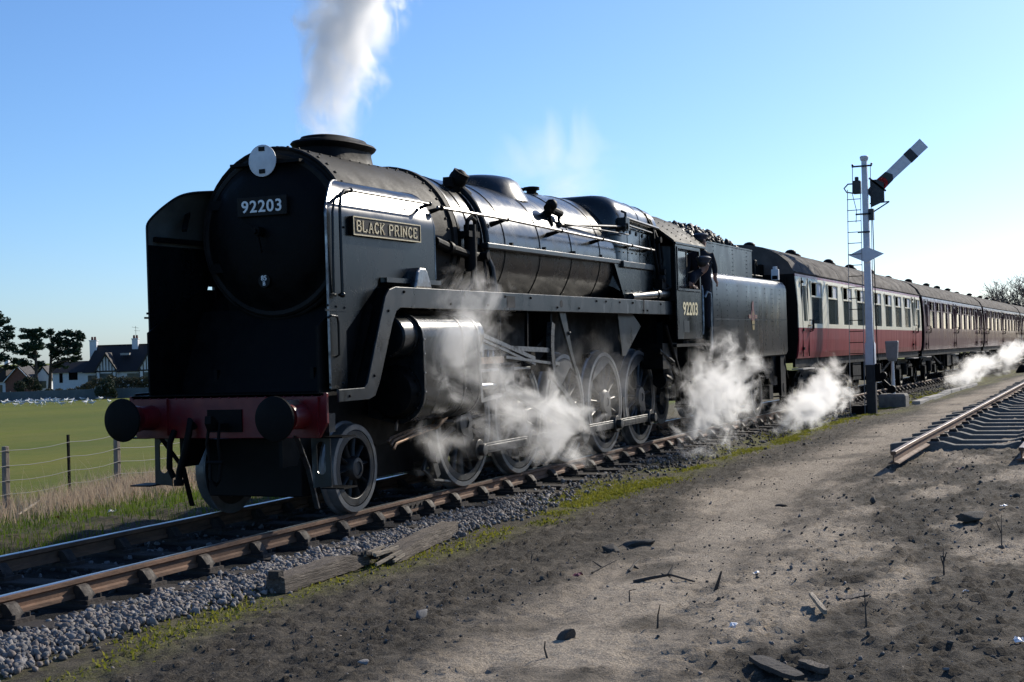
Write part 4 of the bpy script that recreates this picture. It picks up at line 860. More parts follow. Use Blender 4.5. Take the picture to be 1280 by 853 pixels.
# motion
for s in (-1, 1):
    cr = CR if s < 0 else CR + PI / 2; px, pz = .356 * math.cos(cr), .762 + .356 * math.sin(cr); yr = s * .925
    pins = [(x + px, pz) for x in XD]
    for k in range(4):
        (xa, za), (xb, zb) = pins[k], pins[k + 1]; ja = .0 if k == 0 else .16; mb = MB()
        w0 = .062; mb.prism([(xa + .1, za - w0), (xb - .06, zb - w0), (xb + (.12 if k < 3 else 0), zb - w0), (xb + (.12 if k < 3 else 0), zb + w0), (xb - .06, zb + w0), (xa + .1, za + w0)], 'y', yr - .025, yr + .025)
        mb.prism([(xa + .12, za - .035), (xb - .12, zb - .035), (xb - .12, zb + .035), (xa + .12, za + .035)], 'y', yr - .03, yr + .03)
        for x_, z_ in ((xa, za), (xb, zb)):
            if (x_ == xa and k > 0): continue
            mb.lathe((x_, yr + .045, z_), (0, -1, 0), [(.125, 0), (.125, .09)], 24); mb.lathe((x_, yr + s * .0 - .045, z_), (0, s, 0), [(.07, 0), (.07, .075), (.03, .08)], 16)
        if k == 3: mb.box(xb + .1, xb + .22, yr - .02, yr + .02, zb - .03, zb + .03)
        mb.build('coupling_rod', 'oilsteel', loco, 30, .006)
    yc = s * 1.02; cxh = Vector((4.42, yc, 1.18)); pin = Vector((pins[2][0], yc, pins[2][1]))
    d = (pin - cxh).normalized(); nn = Vector((-d.z, 0, d.x)); mb = MB()
    a = cxh + d * .12; b = pin - d * .12
    for off, th, w1, w2 in ((0, .022, .06, .075),): mb.prism([tuple((a - nn * w1).xz), tuple((b - nn * w2).xz), tuple((b + nn * w2).xz), tuple((a + nn * w1).xz)], 'y', yc - .012, yc + .012)
    for sg in (-1, 1): mb.prism([tuple((a + nn * (sg * .06 - .014)).xz), tuple((b + nn * (sg * .075 - .014)).xz), tuple((b + nn * (sg * .075 + .014)).xz), tuple((a + nn * (sg * .06 + .014)).xz)], 'y', yc - .035, yc + .035)
    mb.lathe((cxh.x, yc + .05, cxh.z), (0, -1, 0), [(.10, 0), (.10, .10)], 20); mb.lathe((pin.x, yc + .06, pin.z), (0, -1, 0), [(.16, 0), (.16, .12)], 24); mb.build('connecting_rod', 'oilsteel', loco, 30)
    mb = MB(); mb.cyl((3.30, s * .98, 1.18), (4.35, s * .98, 1.18), .045, n=12); mb.build('piston_rod', 'steel', loco)
    mb = MB(); mb.box(4.20, 4.66, *sorted((s * .90, s * 1.06)), 1.10, 1.44); mb.box(4.25, 4.6, *sorted((s * .88, s * 1.08)), 1.40, 1.46); mb.build('crosshead', 'oilsteel', loco, 0, .02)
    mb = MB(); mb.box(3.24, 5.2, *sorted((s * .92, s * 1.04)), 1.46, 1.53); mb.box(3.24, 5.2, *sorted((s * .91, s * 1.05)), 1.35, 1.385); mb.build('slide_bars', 'steel', loco, 0, .006)
    mb = MB(); mb.box(3.30, 4.15, *sorted((s * 1.08, s * 1.14)), 1.45, 1.53); mb.build('lubricator_tray', 'copper', loco, 0)
    mb = MB()
    for xx in (3.45, 3.7, 3.85, 4.0): mb.cyl((xx, s * 1.06, 1.53), (xx + .02, s * 1.06, 1.62), .022, .012, 8); mb.sphere((xx, s * 1.06, 1.63), .026, 8, 5)
    mb.build('oil_pots', 'steel', loco)
    # return crank, eccentric rod, expansion link, radius rod, combination lever
    ye = s * 1.12; rc = Vector((pin.x - .30, ye, pin.z + .24)); mb = MB(); mb.bar((pin.x, ye - s * .03, pin.z), (rc.x, ye - s * .03, rc.z), .05, .10, up=(0, 1, 0)); mb.cyl((rc.x, ye - .05, rc.z), (rc.x, ye + .05, rc.z), .07, n=14); mb.build('return_crank', 'oilsteel', loco, 30)
    el = Vector((5.75, ye, 1.25)); mb = MB(); mb.bar(rc, el, .035, .075); mb.cyl((el.x, ye - .04, el.z), (el.x, ye + .04, el.z), .06, n=12); mb.build('eccentric_rod', 'oilsteel', loco, 30)
    mb = MB(); arc = [(5.72 + .9 * (1 - math.cos(t)), ye, 1.62 + .9 * math.sin(t)) for t in np.linspace(-.42, .36, 9)]
    for q0, q1 in zip(arc, arc[1:]): mb.bar(q0, q1, .07, .11, up=(1, 0, 0))
    mb.build('expansion_link', 'oilsteel', loco, 30)
    mb = MB(); mb.bar((5.75, ye, 1.58), (3.52, ye - s * .05, 1.66), .03, .06); mb.bar((3.6, ye - s * .03, 1.80), (5.2, ye - s * .02, 1.48), .045, .05); mb.bar((3.6, ye - s * .03, 1.74), (5.2, ye - s * .02, 1.41), .045, .03); mb.bar((3.35, ye - s * .04, 1.80), (3.62, ye - s * .04, 1.79), .06, .07); mb.bar((3.35, ye - s * .04, 1.62), (3.62, ye - s * .04, 1.62), .06, .05); mb.bar((4.25, ye, 1.52), (6.0, ye, 1.39), .03, .035); mb.build('radius_rod', 'steel', loco)
    mb = MB(); mb.bar((3.56, ye - s * .06, 1.82), (3.64, ye - s * .06, 1.0), .035, .06); mb.bar((3.64, ye - s * .06, 1.02), (4.3, ye - s * .1, 1.06), .03, .05); mb.cyl((3.57, ye, 1.68), (3.57, ye - s * .1, 1.68), .04, n=10); mb.build('combination_lever', 'steel', loco)
    mb = MB()
    for xx in (4.15, 5.0): mb.bar((xx, s * 1.1, 2.09), (xx, s * 1.08, 1.45), .03, .04)
    mb.bar((5.9, s * .95, 2.09), (5.9, s * .95, 1.3), .25, .05); mb.bar((5.2, s * .95, 1.36), (6.0, s * .95, 1.7), .05, .2); mb.build_each('motion_bracket', 'dark', loco, 0)
    mb = MB(); mb.prism([(6.05, 2.09), (6.28, 2.09), (6.50, 1.55), (6.72, 1.22), (6.64, 1.22), (6.40, 1.55)], 'y', *sorted((s * 1.10, s * 1.13))); mb.sphere((6.37, s * 1.14, 1.80), .03, 8, 5); mb.build('running_plate_bracket', 'valance', loco, 0)
    mb = MB(); mb.prism([(8.70, 2.09), (9.40, 2.09), (9.78, 1.90), (9.0, 1.45), (8.86, 1.45)], 'y', *sorted((s * 1.0, s * 1.03))); mb.build('ashpan_side_sheet', 'valance', loco, 0)
    mb = MB(); mb.box(10.5, 11.3, *sorted((s * .8, s * 1.15)), 1.2, 1.62); mb.tube([(10.4, s * 1.1, 1.5), (11.0, s * 1.15, 1.3), (11.4, s * 1.12, .9), (11.6, s * 1.05, .6)], .05, 8); mb.tube([(10.6, s * 1.18, 1.9), (11.3, s * 1.18, 1.1), (11.7, s * 1.1, .8)], .03, 8); mb.cyl((10.9, s * .95, 1.0), (11.3, s * .95, 1.0), .12, n=12); mb.build('injector', 'dark', loco, 30)
    mb = MB(); mb.bar((11.75, s * 1.08, 1.7), (11.75, s * 1.08, .55), .25, .03); mb.box(11.6, 11.95, *sorted((s * .98, s * 1.28)), .52, .54); mb.box(11.6, 11.95, *sorted((s * .98, s * 1.28)), .95, .97); mb.build('cab_footstep', 'dark', loco, 0)
# cab
CX0, CX1 = 10.87, 12.32
for s in (-1, 1):
    y0, y1 = sorted((s * 1.28, s * 1.305)); wx0, wx1, wz0, wz1 = 10.96, 12.22, 2.52, 3.18; mb = MB()
    mb.box(CX0, CX1, y0, y1, 1.68, wz0); mb.box(CX0, wx0, y0, y1, wz0, wz1); mb.box(wx1, CX1, y0, y1, wz0, wz1); mb.box(CX0, CX1, y0, y1, wz1, 3.27)
    cs_ = mb.build('cab_side', 'sheet', loco, 0)
    ya, yb = sorted((s * 1.302, s * 1.318)); mb = MB()
    mb.box(wx0 - .03, wx1 + .03, ya, yb, wz0 - .035, wz0); mb.box(wx0 - .03, wx1 + .03, ya, yb, wz1, wz1 + .03); mb.box(wx0 - .03, wx0, ya, yb, wz0, wz1); mb.box(wx1, wx1 + .03, ya, yb, wz0, wz1); mb.build('window_frame', 'valance', cs_, 0)
    mb = MB(); yc = s * 1.285; mb.box(wx0, wx0 + .045, yc - .01, yc + .01, wz0, wz1); mb.box(11.50, 11.56, yc - .012, yc + .012, wz0, wz1); mb.box(wx0 + .045, 11.5, yc - .01, yc + .01, wz0, wz0 + .04); mb.box(wx0 + .045, 11.5, yc - .01, yc + .01, wz1 - .04, wz1); mb.build('window_sash', 'dark', cs_, 0)
    MB().box(wx0 + .045, 11.5, yc - .003, yc + .003, wz0 + .04, wz1 - .04).build('window_pane', 'cabglass', cs_, 0)
    MB().box(wx0, wx1, s * 1.25 - .06, s * 1.25 + .06, wz0 - .05, wz0 - .01).build('arm_rest', 'dark', cs_, 0)
    text_mesh('cab_numerals', '92203', .25, 'cream_letter', cs_, (11.63, s * 1.307, 2.185), (PI / 2, 0, 0 if s < 0 else PI), .0015, .006, 1.05, fit=(.86, .225))
    mb = MB(); mb.box(11.22, 11.52, *sorted((s * 1.304, s * 1.31)), 1.79, 1.98); mb.build('works_plate', 'valance', cs_, 0)
    mb = MB(); mb.tube([(12.40, s * 1.29, 1.75), (12.42, s * 1.30, 1.9), (12.42, s * 1.30, 2.5), (12.44, s * 1.28, 2.6)], .02, 8); mb.tube([(12.92, s * 1.3, 1.5), (12.92, s * 1.31, 2.35), (12.90, s * 1.30, 2.48), (12.78, s * 1.28, 2.5), (12.72, s * 1.25, 2.4)], .026, 8); mb.build('cab_handrail', 'steel', loco)
ro = [(-1.31, 3.25), (-1.325, 3.27), (-1.30, 3.31), (-.80, 3.70), (-.45, 3.86), (0, 3.90), (.45, 3.86), (.80, 3.70), (1.30, 3.31), (1.325, 3.27), (1.31, 3.25)]
ri = [(y * .985, z - .03) for y, z in reversed(ro)]
mb = MB(); mb.prism(ro + ri, 'x', 10.80, 12.62); rf = mb.build('cab_roof', 'smokebox', loco, 30)
mb = MB()
for s in (-1, 1):
    mb.bar((10.80, s * 1.322, 3.262), (12.62, s * 1.322, 3.262), .03, .03)
    for xx in (11.3, 11.9, 12.45):
        for t in np.linspace(0, 1, 7): mb.sphere((xx, s * (1.27 - .45 * t), 3.345 + .36 * t), .012, 6, 4)
mb.build('roof_gutter_and_rivets', 'valance', rf)
fr = [(-1.28, 2.31), (1.28, 2.31), (1.28, 3.24), (.80, 3.66), (.45, 3.82), (0, 3.86), (-.45, 3.82), (-.80, 3.66), (-1.28, 3.24)]
mb = MB(); mb.prism(fr, 'x', 10.87, 10.90); cf = mb.build('cab_front', 'dark', loco, 0)
for s in (-1, 1):
    mb = MB(); q = [(s * 1.22, 2.52), (s * 1.22, 3.20), (s * 1.05, 3.34), (s * .98, 3.30), (s * 1.03, 2.52)]; mb.prism(q, 'x', 10.855, 10.865); mb.build('spectacle_window', 'cabglass', cf, 0)
mb = MB(); mb.box(10.9, 12.9, -1.27, 1.27, 1.55, 1.60); mb.build('cab_floor', 'dark', loco, 0)
mb = MB(); mb.box(10.92, 11.3, -.8, .8, 1.6, 3.3); mb.box(11.5, 11.9, -1.2, -.85, 1.6, 2.0); mb.build('backhead_and_seat', 'void', loco, 0)
mb = MB(); mb.box(11.3, 12.95, -.9, .9, 1.0, 1.5); mb.build('drag_box', 'frame', loco, 0)
# ------------------------------------------------------------------ tender
ten = thing('tender', 'black tender with a gold crest and coal piled on top behind the engine', 'tender', (16, 0, 0))
def O(x): return x - 16
def rrect(hx0, hx1, hy, z, r, n=6):
    pts = []
    for cx, cy, a0 in ((hx1 - r, hy - r, 0), (hx0 + .05, hy - .05, PI / 2), (hx0 + .05, -hy + .05, PI), (hx1 - r, -hy + r, 1.5 * PI)):
        rr = r if cx == hx1 - r else .05
        for j in range(n): a = a0 + PI / 2 * j / (n - 1); pts.append((cx + rr * math.cos(a), cy + rr * math.sin(a), z))
    return pts
mb = MB()
mb.loft([rrect(O(13.1), O(19.0), 1.20, 1.26, .12), rrect(O(13.07), O(19.08), 1.27, 1.29, .14), rrect(O(13.05), O(19.12), 1.30, 1.36, .16), rrect(O(13.05), O(19.12), 1.30, 2.68, .16), rrect(O(13.05), O(19.10), 1.285, 2.76, .16), rrect(O(13.05), O(19.06), 1.23, 2.84, .16), rrect(O(13.05), O(19.0), 1.13, 2.875, .14)])
tk = mb.build('tank', 'tender', ten, 40)
mb = MB(); mb.box(O(13.05), O(17.35), -.97, -.945, 2.86, 3.46).box(O(13.05), O(17.35), .945, .97, 2.86, 3.46).box(O(17.325), O(17.35), -.945, .945, 2.86, 3.46).box(O(13.05), O(13.08), -.945, .945, 2.0, 2.9); mb.box(O(13.05), O(17.36), -.985, -.93, 3.455, 3.48).box(O(13.05), O(17.36), .93, .985, 3.455, 3.48); mb.build('coal_bunker', 'tender', ten, 0)
mb = MB()
for s in (-1, 1):
    for xx in (13.35, 14.05, 14.8, 15.5, 16.25, 17.0, 17.65, 18.35):
        for k in range(14): mb.sphere((O(xx), s * 1.30, 1.42 + k * .095), .011, 5, 4)
    for k in range(60): mb.sphere((O(13.15 + k * .098), s * 1.30, 2.04), .008, 5, 4)
    for xx in (14.4, 15.8, 16.9):
        for k in range(7): mb.sphere((O(xx), s * .972, 2.92 + k * .08), .012, 5, 4)
stuff(mb.build('rivet_rows', 'tender', tk, 40))
mb = MB()
for s in (-1, 1): y0, y1 = sorted((s * 1.298, s * 1.304)); mb.box(O(13.1), O(18.98), y0, y1, 2.015, 2.03)
mb.build('plate_seam', 'valance', tk, 0)
for s in (-1, 1):
    y0, y1 = sorted((s * 1.302, s * 1.308)); cx, cz = O(15.95), 2.07
    em = MB(); rg = [(cx + .14 * math.cos(t), cz + .03 + .15 * math.sin(t)) for t in np.linspace(0, 2 * PI, 20, endpoint=False)]; em.prism(rg, 'y', y0, y1)
    em.box(cx - .34, cx - .16, y0, y1, cz - .03, cz + .05).box(cx + .16, cx + .34, y0, y1, cz - .03, cz + .05)
    e = em.build('crest', 'redtransfer', ten, 0)
    y2, y3 = sorted((s * 1.308, s * 1.311)); mb = MB()
    mb.prism([(cx - .06, cz + .12), (cx + .05, cz + .12), (cx + .07, cz + .28), (cx + .03, cz + .33), (cx - .02, cz + .29), (cx - .06, cz + .3), (cx - .08, cz + .2)], 'y', y2, y3); mb.build('crest_lion', 'redtransfer', e, 0)
    mb = MB(); mb.prism([(cx - .10, cz - .14), (cx + .10, cz - .14), (cx + .12, cz - .06), (cx + .06, cz - .09), (cx, cz - .03), (cx - .06, cz - .09), (cx - .12, cz - .06)], 'y', y2, y3); mb.prism([(cx - .07, cz - .25), (cx + .07, cz - .25), (cx + .09, cz - .16), (cx - .09, cz - .16)], 'y', y2, y3)
    for k in range(6): a = PI * k / 3; mb.bar((cx, (y2 + y3) / 2, cz + .06), (cx + .09 * math.cos(a), (y2 + y3) / 2, cz + .06 + .09 * math.sin(a)), .003, .014)
    mb.box(cx - .33, cx - .17, y2, y3, cz - .02, cz - .01).box(cx - .33, cx - .17, y2, y3, cz + .03, cz + .04).box(cx + .17, cx + .33, y2, y3, cz - .02, cz - .01).box(cx + .17, cx + .33, y2, y3, cz + .03, cz + .04); mb.build('crest_gilding', 'gold', e, 0)
mb = MB()
for s in (-1, 1): mb.prism([(O(12.95), 1.25), (O(19.25), 1.25), (O(19.25), .62), (O(18.7), .62), (O(18.3), .9), (O(13.9), .9), (O(13.4), .62), (O(12.95), .62)], 'y', s * .96 - .02, s * .96 + .02)
mb.box(O(13), O(19.2), -.9, .9, 1.0, 1.24); mb.box(O(19.22), O(19.28), -1.15, 1.15, .8, 1.24); mb.build('tender_frame', 'frame', ten, 0)
TWX = [14.2, 16.1, 18.0]; tw = None
for x in TWX:
    for s in (-1, 1):
        T = Matrix.Translation((O(x), s * .75, .49)) @ (Matrix.Identity(4) if s < 0 else Matrix.Rotation(PI, 4, 'Z'))
        if tw is None:
            tw = wheel_mb(.49, 10).build('tender_wheel', ['wheel', 'steel'], ten, 40); tyre_mb(.49).build('tyre', 'tyre', tw, 40); tw.matrix_local = T
        else: w = dup_tree(tw, ten); w.matrix_local = T
        mb = MB(); mb.box(O(x) - .15, O(x) + .15, *sorted((s * .98, s * 1.14)), .36, .66)
        for k in range(5): mb.box(O(x) - .48 + k * .07, O(x) + .48 - k * .07, *sorted((s * .99, s * 1.09)), .98 - k * .045, 1.02 - k * .045)
        for q in (-.46, .46): mb.bar((O(x) + q, s * 1.04, 1.24), (O(x) + q, s * 1.04, .9), .06, .06)
        mb.build('axlebox_and_spring', 'dark', ten, 0)
mb = MB()
for s in (-1, 1):
    y0, y1 = sorted((s * 1.20, s * 1.23)); mb.box(O(18.55), O(19.0), y0, y1, .38, 1.26); mb.box(O(18.5), O(19.0), *sorted((s * 1.05, s * 1.28)), .38, .40); mb.lathe((O(18.8), s * 1.23, .58), (0, s, 0), [(.10, 0), (.10, .012), (.08, .014)], 20); mb.tube([(O(18.9), s * 1.22, 1.26), (O(18.92), s * 1.24, 1.1), (O(19.35), s * 1.2, .75)], .014, 6)
mb.build('rear_footstep', 'dark', ten, 0)
for s in (-1, 1):
    mb = MB(); mb.lathe((O(19.28), s * .87, 1.05), (1, 0, 0), [(.13, 0), (.12, .3), (.06, .3), (.06, .42), (.21, .43), (.2, .46)], 20); mb.build('buffer', 'dark', ten)
mb = MB(); mb.tube([(O(18.2), -.80, 2.86), (O(18.2), -.80, 3.22), (O(18.26), -.80, 3.30), (O(18.34), -.80, 3.30), (O(18.38), -.80, 3.2)], .035, 8); mb.tube([(O(17.4), -.80, 2.99), (O(18.9), -.80, 2.99)], .02, 6); mb.lathe((O(18.4), 0, 2.86), (0, 0, 1), [(.35, 0), (.35, .2), (.3, .25)], 20); mb.build('water_filler_and_vent', 'dark', ten)
lp = MB(); lp.box(O(19.0), O(19.1), -1.14, -.98, 2.90, 3.14); lp.cyl((O(19.05), -1.06, 3.14), (O(19.05), -1.06, 3.2), .05, n=10); lp.bar((O(19.05), -1.06, 2.80), (O(19.05), -1.06, 2.92), .04, .02); tl = lp.build('lamp_case', 'white', ten, 0, .01)
MB().box(O(19.0) - .006, O(19.0) - .001, -1.12, -1.0, 2.92, 3.0).build('lamp_door', 'dark', tl, 0)
# coal
n = 1500; x = rng.uniform(13.12, 17.25, n); y = rng.uniform(-.9, .9, n)
ht = 3.50 + .40 * np.clip(1 - (np.abs(y) / .95) ** 2, 0, 1) * np.clip((17.35 - x) / 1.3, 0, 1) * np.clip(.75 + .3 * np.sin(x * 2.2), .6, 1) - .25 * np.clip((x - 16.2) / 1.0, 0, 1)
z = ht - .10 * rng.uniform(0, 1, n); s = rng.uniform(.04, .09, n)
coal = scatter('coal_heap', np.stack([x, y, z], -1), s, ['coal']); tag(coal, 'heap of black coal lumps filling the tender bunker', 'coal')

# ------------------------------------------------------------------ crew
def person(label, chains, cap, look, group=None):
    """chains: lists of (x, y, z, radius, material); the first chain starts at the pelvis."""
    b = bmesh.new(); sk = b.verts.layers.skin.verify(); pts = []; lookup = {}
    def vert(p):
        k = tuple(round(c, 4) for c in p[:3])
        if k in lookup: return lookup[k]
        v = b.verts.new(p[:3]); r = p[3]; v[sk].radius = (r, r * (p[5] if len(p) > 5 else 1)); lookup[k] = v; pts.append(p); return v
    for ch in chains:
        vs = [vert(p) for p in ch]
        for a, c in zip(vs, vs[1:]): b.edges.new((a, c))
    b.verts.ensure_lookup_table(); b.verts[0][sk].use_root = True
    me = bpy.data.meshes.new('person_skeleton'); b.to_mesh(me); b.free()
    t = bpy.data.objects.new('person_tmp', me); COL.objects.link(t)
    m1 = t.modifiers.new('s', 'SKIN'); m1.use_smooth_shade = True; m2 = t.modifiers.new('u', 'SUBSURF'); m2.levels = 2
    bpy.context.view_layer.update()
    me2 = bpy.data.meshes.new_from_object(t.evaluated_get(bpy.context.evaluated_depsgraph_get()))
    bpy.data.objects.remove(t); me2.name = 'person'; me2.materials.clear(); me2.materials.append(M['cloth']); me2.materials.append(M['skin'])
    P = np.array([p[:3] for p in pts]); mi = [0 if p[4] == 'c' else 1 for p in pts]
    for f in me2.polygons:
        c = np.array(f.center); f.material_index = mi[int(np.argmin(((P - c) ** 2).sum(1)))]; f.use_smooth = True
    o = bpy.data.objects.new('person', me2); COL.objects.link(o); tag(o, label, 'person', group)
    h = Vector(cap); d = Vector(look).normalized(); side = d.cross(Vector((0, 0, 1)))
    mb = MB(); T = Matrix((( d.x, side.x, 0, h.x), (d.y, side.y, 0, h.y), (d.z, side.z, 1, h.z), (0, 0, 0, 1))); mb.T = T
    mb.loft([[(rx * math.cos(t), rx * .9 * math.sin(t), zz) for t in [2 * PI * j / 20 for j in range(20)]] for rx, zz in ((.108, .045), (.112, .07), (.140, .10), (.142, .125), (.11, .15), (.03, .158))])
    mb.loft([[(.09, y, .05), (.165 - y * y * 3, y, .035), (.165 - y * y * 3, y, .043), (.09, y, .06)] for y in (-.09, -.045, 0, .045, .09)]); mb.build('cap', 'cap', o, 40)
    mb = MB(T); mb.sphere((-.012, 0, .03), .104, 14, 8, (1, .92, .72)); mb.build('hair', 'hair', o, 60)
    mb = MB(T)
    for s in (-1, 1): mb.sphere((.094, s * .034, .012), .012, 8, 5)
    mb.build('eyes', 'hair', o, 60)
    return o
def hand(c, d, up):
    c = Vector(c); d = Vector(d).normalized(); w = d.cross(Vector(up)).normalized(); out = []
    palm = c + d * .05
    for k, (o_, ln) in enumerate(((-.027, .062), (-.009, .072), (.009, .068), (.027, .052))):
        r0 = c + d * .085 + w * o_; out.append([(*palm, .030, 's'), (*r0, .0085, 's'), (*(r0 + d * ln * .5 - Vector(up) * .012), .0085, 's'), (*(r0 + d * ln - Vector(up) * .04), .008, 's')])
    t0 = c + d * .03 - w * .035; out.append([(*palm, .030, 's'), (*t0, .011, 's'), (*(t0 + d * .04 - w * .018), .0095, 's'), (*(t0 + d * .065 - w * .015), .009, 's')])
    return out, (*palm, .030, 's')
def head_chain(neck, hc, look):
    collar = (*neck, .07, 'c')
    d = Vector(look).normalized(); hc = Vector(hc); s_ = d.cross(Vector((0, 0, 1)))
    hz = (*hc, .098, 's')
    return [[collar, (*(hc + Vector((0, 0, -.09)) + d * .02), .072, 's'), hz, (*(hc + Vector((0, 0, .075))), .082, 's')],
            [hz, (*(hc + d * .098 + Vector((0, 0, -.015))), .018, 's'), (*(hc + d * .122 + Vector((0, 0, -.028))), .013, 's')],
            [hz, (*(hc + s_ * .098), .016, 's'), (*(hc + s_ * .104 + Vector((0, 0, -.03))), .012, 's')], [hz, (*(hc - s_ * .098), .016, 's'), (*(hc - s_ * .104 + Vector((0, 0, -.03))), .012, 's')]]
lk = (.93, -.36, -.05); pel = (11.80, -.98, 2.40, .13, 'c', 1.2); nk = (11.92, -1.36, 2.80)
hs, pm = hand((11.62, -1.33, 2.575), (-.3, -.5, -.1), (0, 0, 1))
ch = [[pel, (11.85, -1.10, 2.56, .14, 'c', 1.2), (11.90, -1.27, 2.70, .15, 'c', 1.15), (*nk, .07, 'c')]] + head_chain(nk, (11.98, -1.46, 2.93), lk)
ch += [[(11.90, -1.27, 2.70, .15, 'c', 1.15), (11.76, -1.32, 2.74, .075, 'c'), (11.66, -1.36, 2.64, .058, 'c'), (11.60, -1.28, 2.57, .045, 'c'), (11.62, -1.33, 2.575, .032, 's'), pm]] + hs
hs, pm = hand((12.13, -1.15, 2.60), (.2, -.6, 0), (0, 0, 1))
ch += [[(11.90, -1.27, 2.70, .15, 'c', 1.15), (12.06, -1.14, 2.72, .075, 'c'), (12.17, -.98, 2.60, .058, 'c'), (12.13, -1.10, 2.58, .042, 'c'), (12.13, -1.15, 2.60, .032, 's'), pm]] + hs
for dx in (-.09, .10): ch += [[pel, (11.80 + dx, -.94, 2.34, .095, 'c'), (11.76 + dx, -1.0, 2.02, .07, 'c'), (11.74 + dx, -.92, 1.68, .05, 'c'), (11.75 + dx, -1.03, 1.64, .045, 'c')]]
person('man in a dark shiny cap leaning out of the cab window', ch, (11.98, -1.46, 2.93), lk)
lk = (.8, -.55, 0); B = Vector((12.93, -1.14, 1.80))
def q(x, y, z, r, m, k=1): return (B.x + x, B.y + y, B.z + z, r, m, k)
hs, pm = hand((B.x + .12, B.y - .22, B.z + .93), (.2, -.3, -.7), (0, -1, 0))
pel = q(0, 0, .90, .14, 'c', 1.15); chest = q(0, 0, 1.28, .155, 'c', 1.2); nk = (B.x, B.y, B.z + 1.46)
ch = [[pel, q(0, 0, 1.08, .14, 'c', 1.15), chest, (*nk, .07, 'c')]] + head_chain(nk, (B.x + .02, B.y - .01, B.z + 1.60), lk)
ch += [[chest, q(.10, -.17, 1.36, .07, 'c'), q(.13, -.22, 1.12, .055, 'c'), (B.x + .12, B.y - .22, B.z + .93, .034, 's'), pm]] + hs
hs, pm = hand((B.x - .14, B.y + .2, B.z + .93), (-.1, .2, -.7), (0, 1, 0))
ch += [[chest, q(-.10, .17, 1.36, .07, 'c'), q(-.14, .22, 1.12, .055, 'c'), (B.x - .14, B.y + .2, B.z + .93, .034, 's'), pm]] + hs
for s in (-1, 1): ch += [[pel, q(.03 * s, .10 * s, .82, .095, 'c'), q(.04 * s, .11 * s, .46, .068, 'c'), q(.03 * s, .11 * s, .08, .048, 'c'), q(.12, .12 * s - .03, .04, .045, 'c')]]
person('man in dark overalls standing in the gap between cab and tender', ch, (B.x + .02, B.y - .01, B.z + 1.60), lk)

# ------------------------------------------------------------------ coaches
CL = 19.66
PROF = [(1.18, 1.31), (1.32, 1.345), (1.6, 1.365), (1.87, 1.37), (2.4, 1.362), (2.75, 1.345), (3.02, 1.315), (3.08, 1.305)]
def cyz(z): return float(np.interp(z, [p[0] for p in PROF], [p[1] for p in PROF]))
def side_panel(z0, z1, openings, s, x0=0.0, x1=CL):
    xs = sorted({x0, x1, *[o[0] for o in openings], *[o[1] for o in openings]}); zs = sorted({z0, z1, *[o[2] for o in openings if z0 < o[2] < z1], *[o[3] for o in openings if z0 < o[3] < z1], *[p[0] for p in PROF if z0 < p[0] < z1]})
    mb = MB()
    for a, b in zip(xs, xs[1:]):
        for c, d in zip(zs, zs[1:]):
            mx, mz = (a + b) / 2, (c + d) / 2
            if any(o[0] < mx < o[1] and o[2] < mz < o[3] for o in openings): continue
            ya, yb = cyz(c), cyz(d)
            mb.add([(a, s * ya, c), (b, s * ya, c), (b, s * yb, d), (a, s * yb, d), (a, s * (ya - .04), c), (b, s * (ya - .04), c), (b, s * (yb - .04), d), (a, s * (yb - .04), d)], [(0, 1, 2, 3), (7, 6, 5, 4), (0, 4, 5, 1), (1, 5, 6, 2), (2, 6, 7, 3), (3, 7, 4, 0)])
    return mb
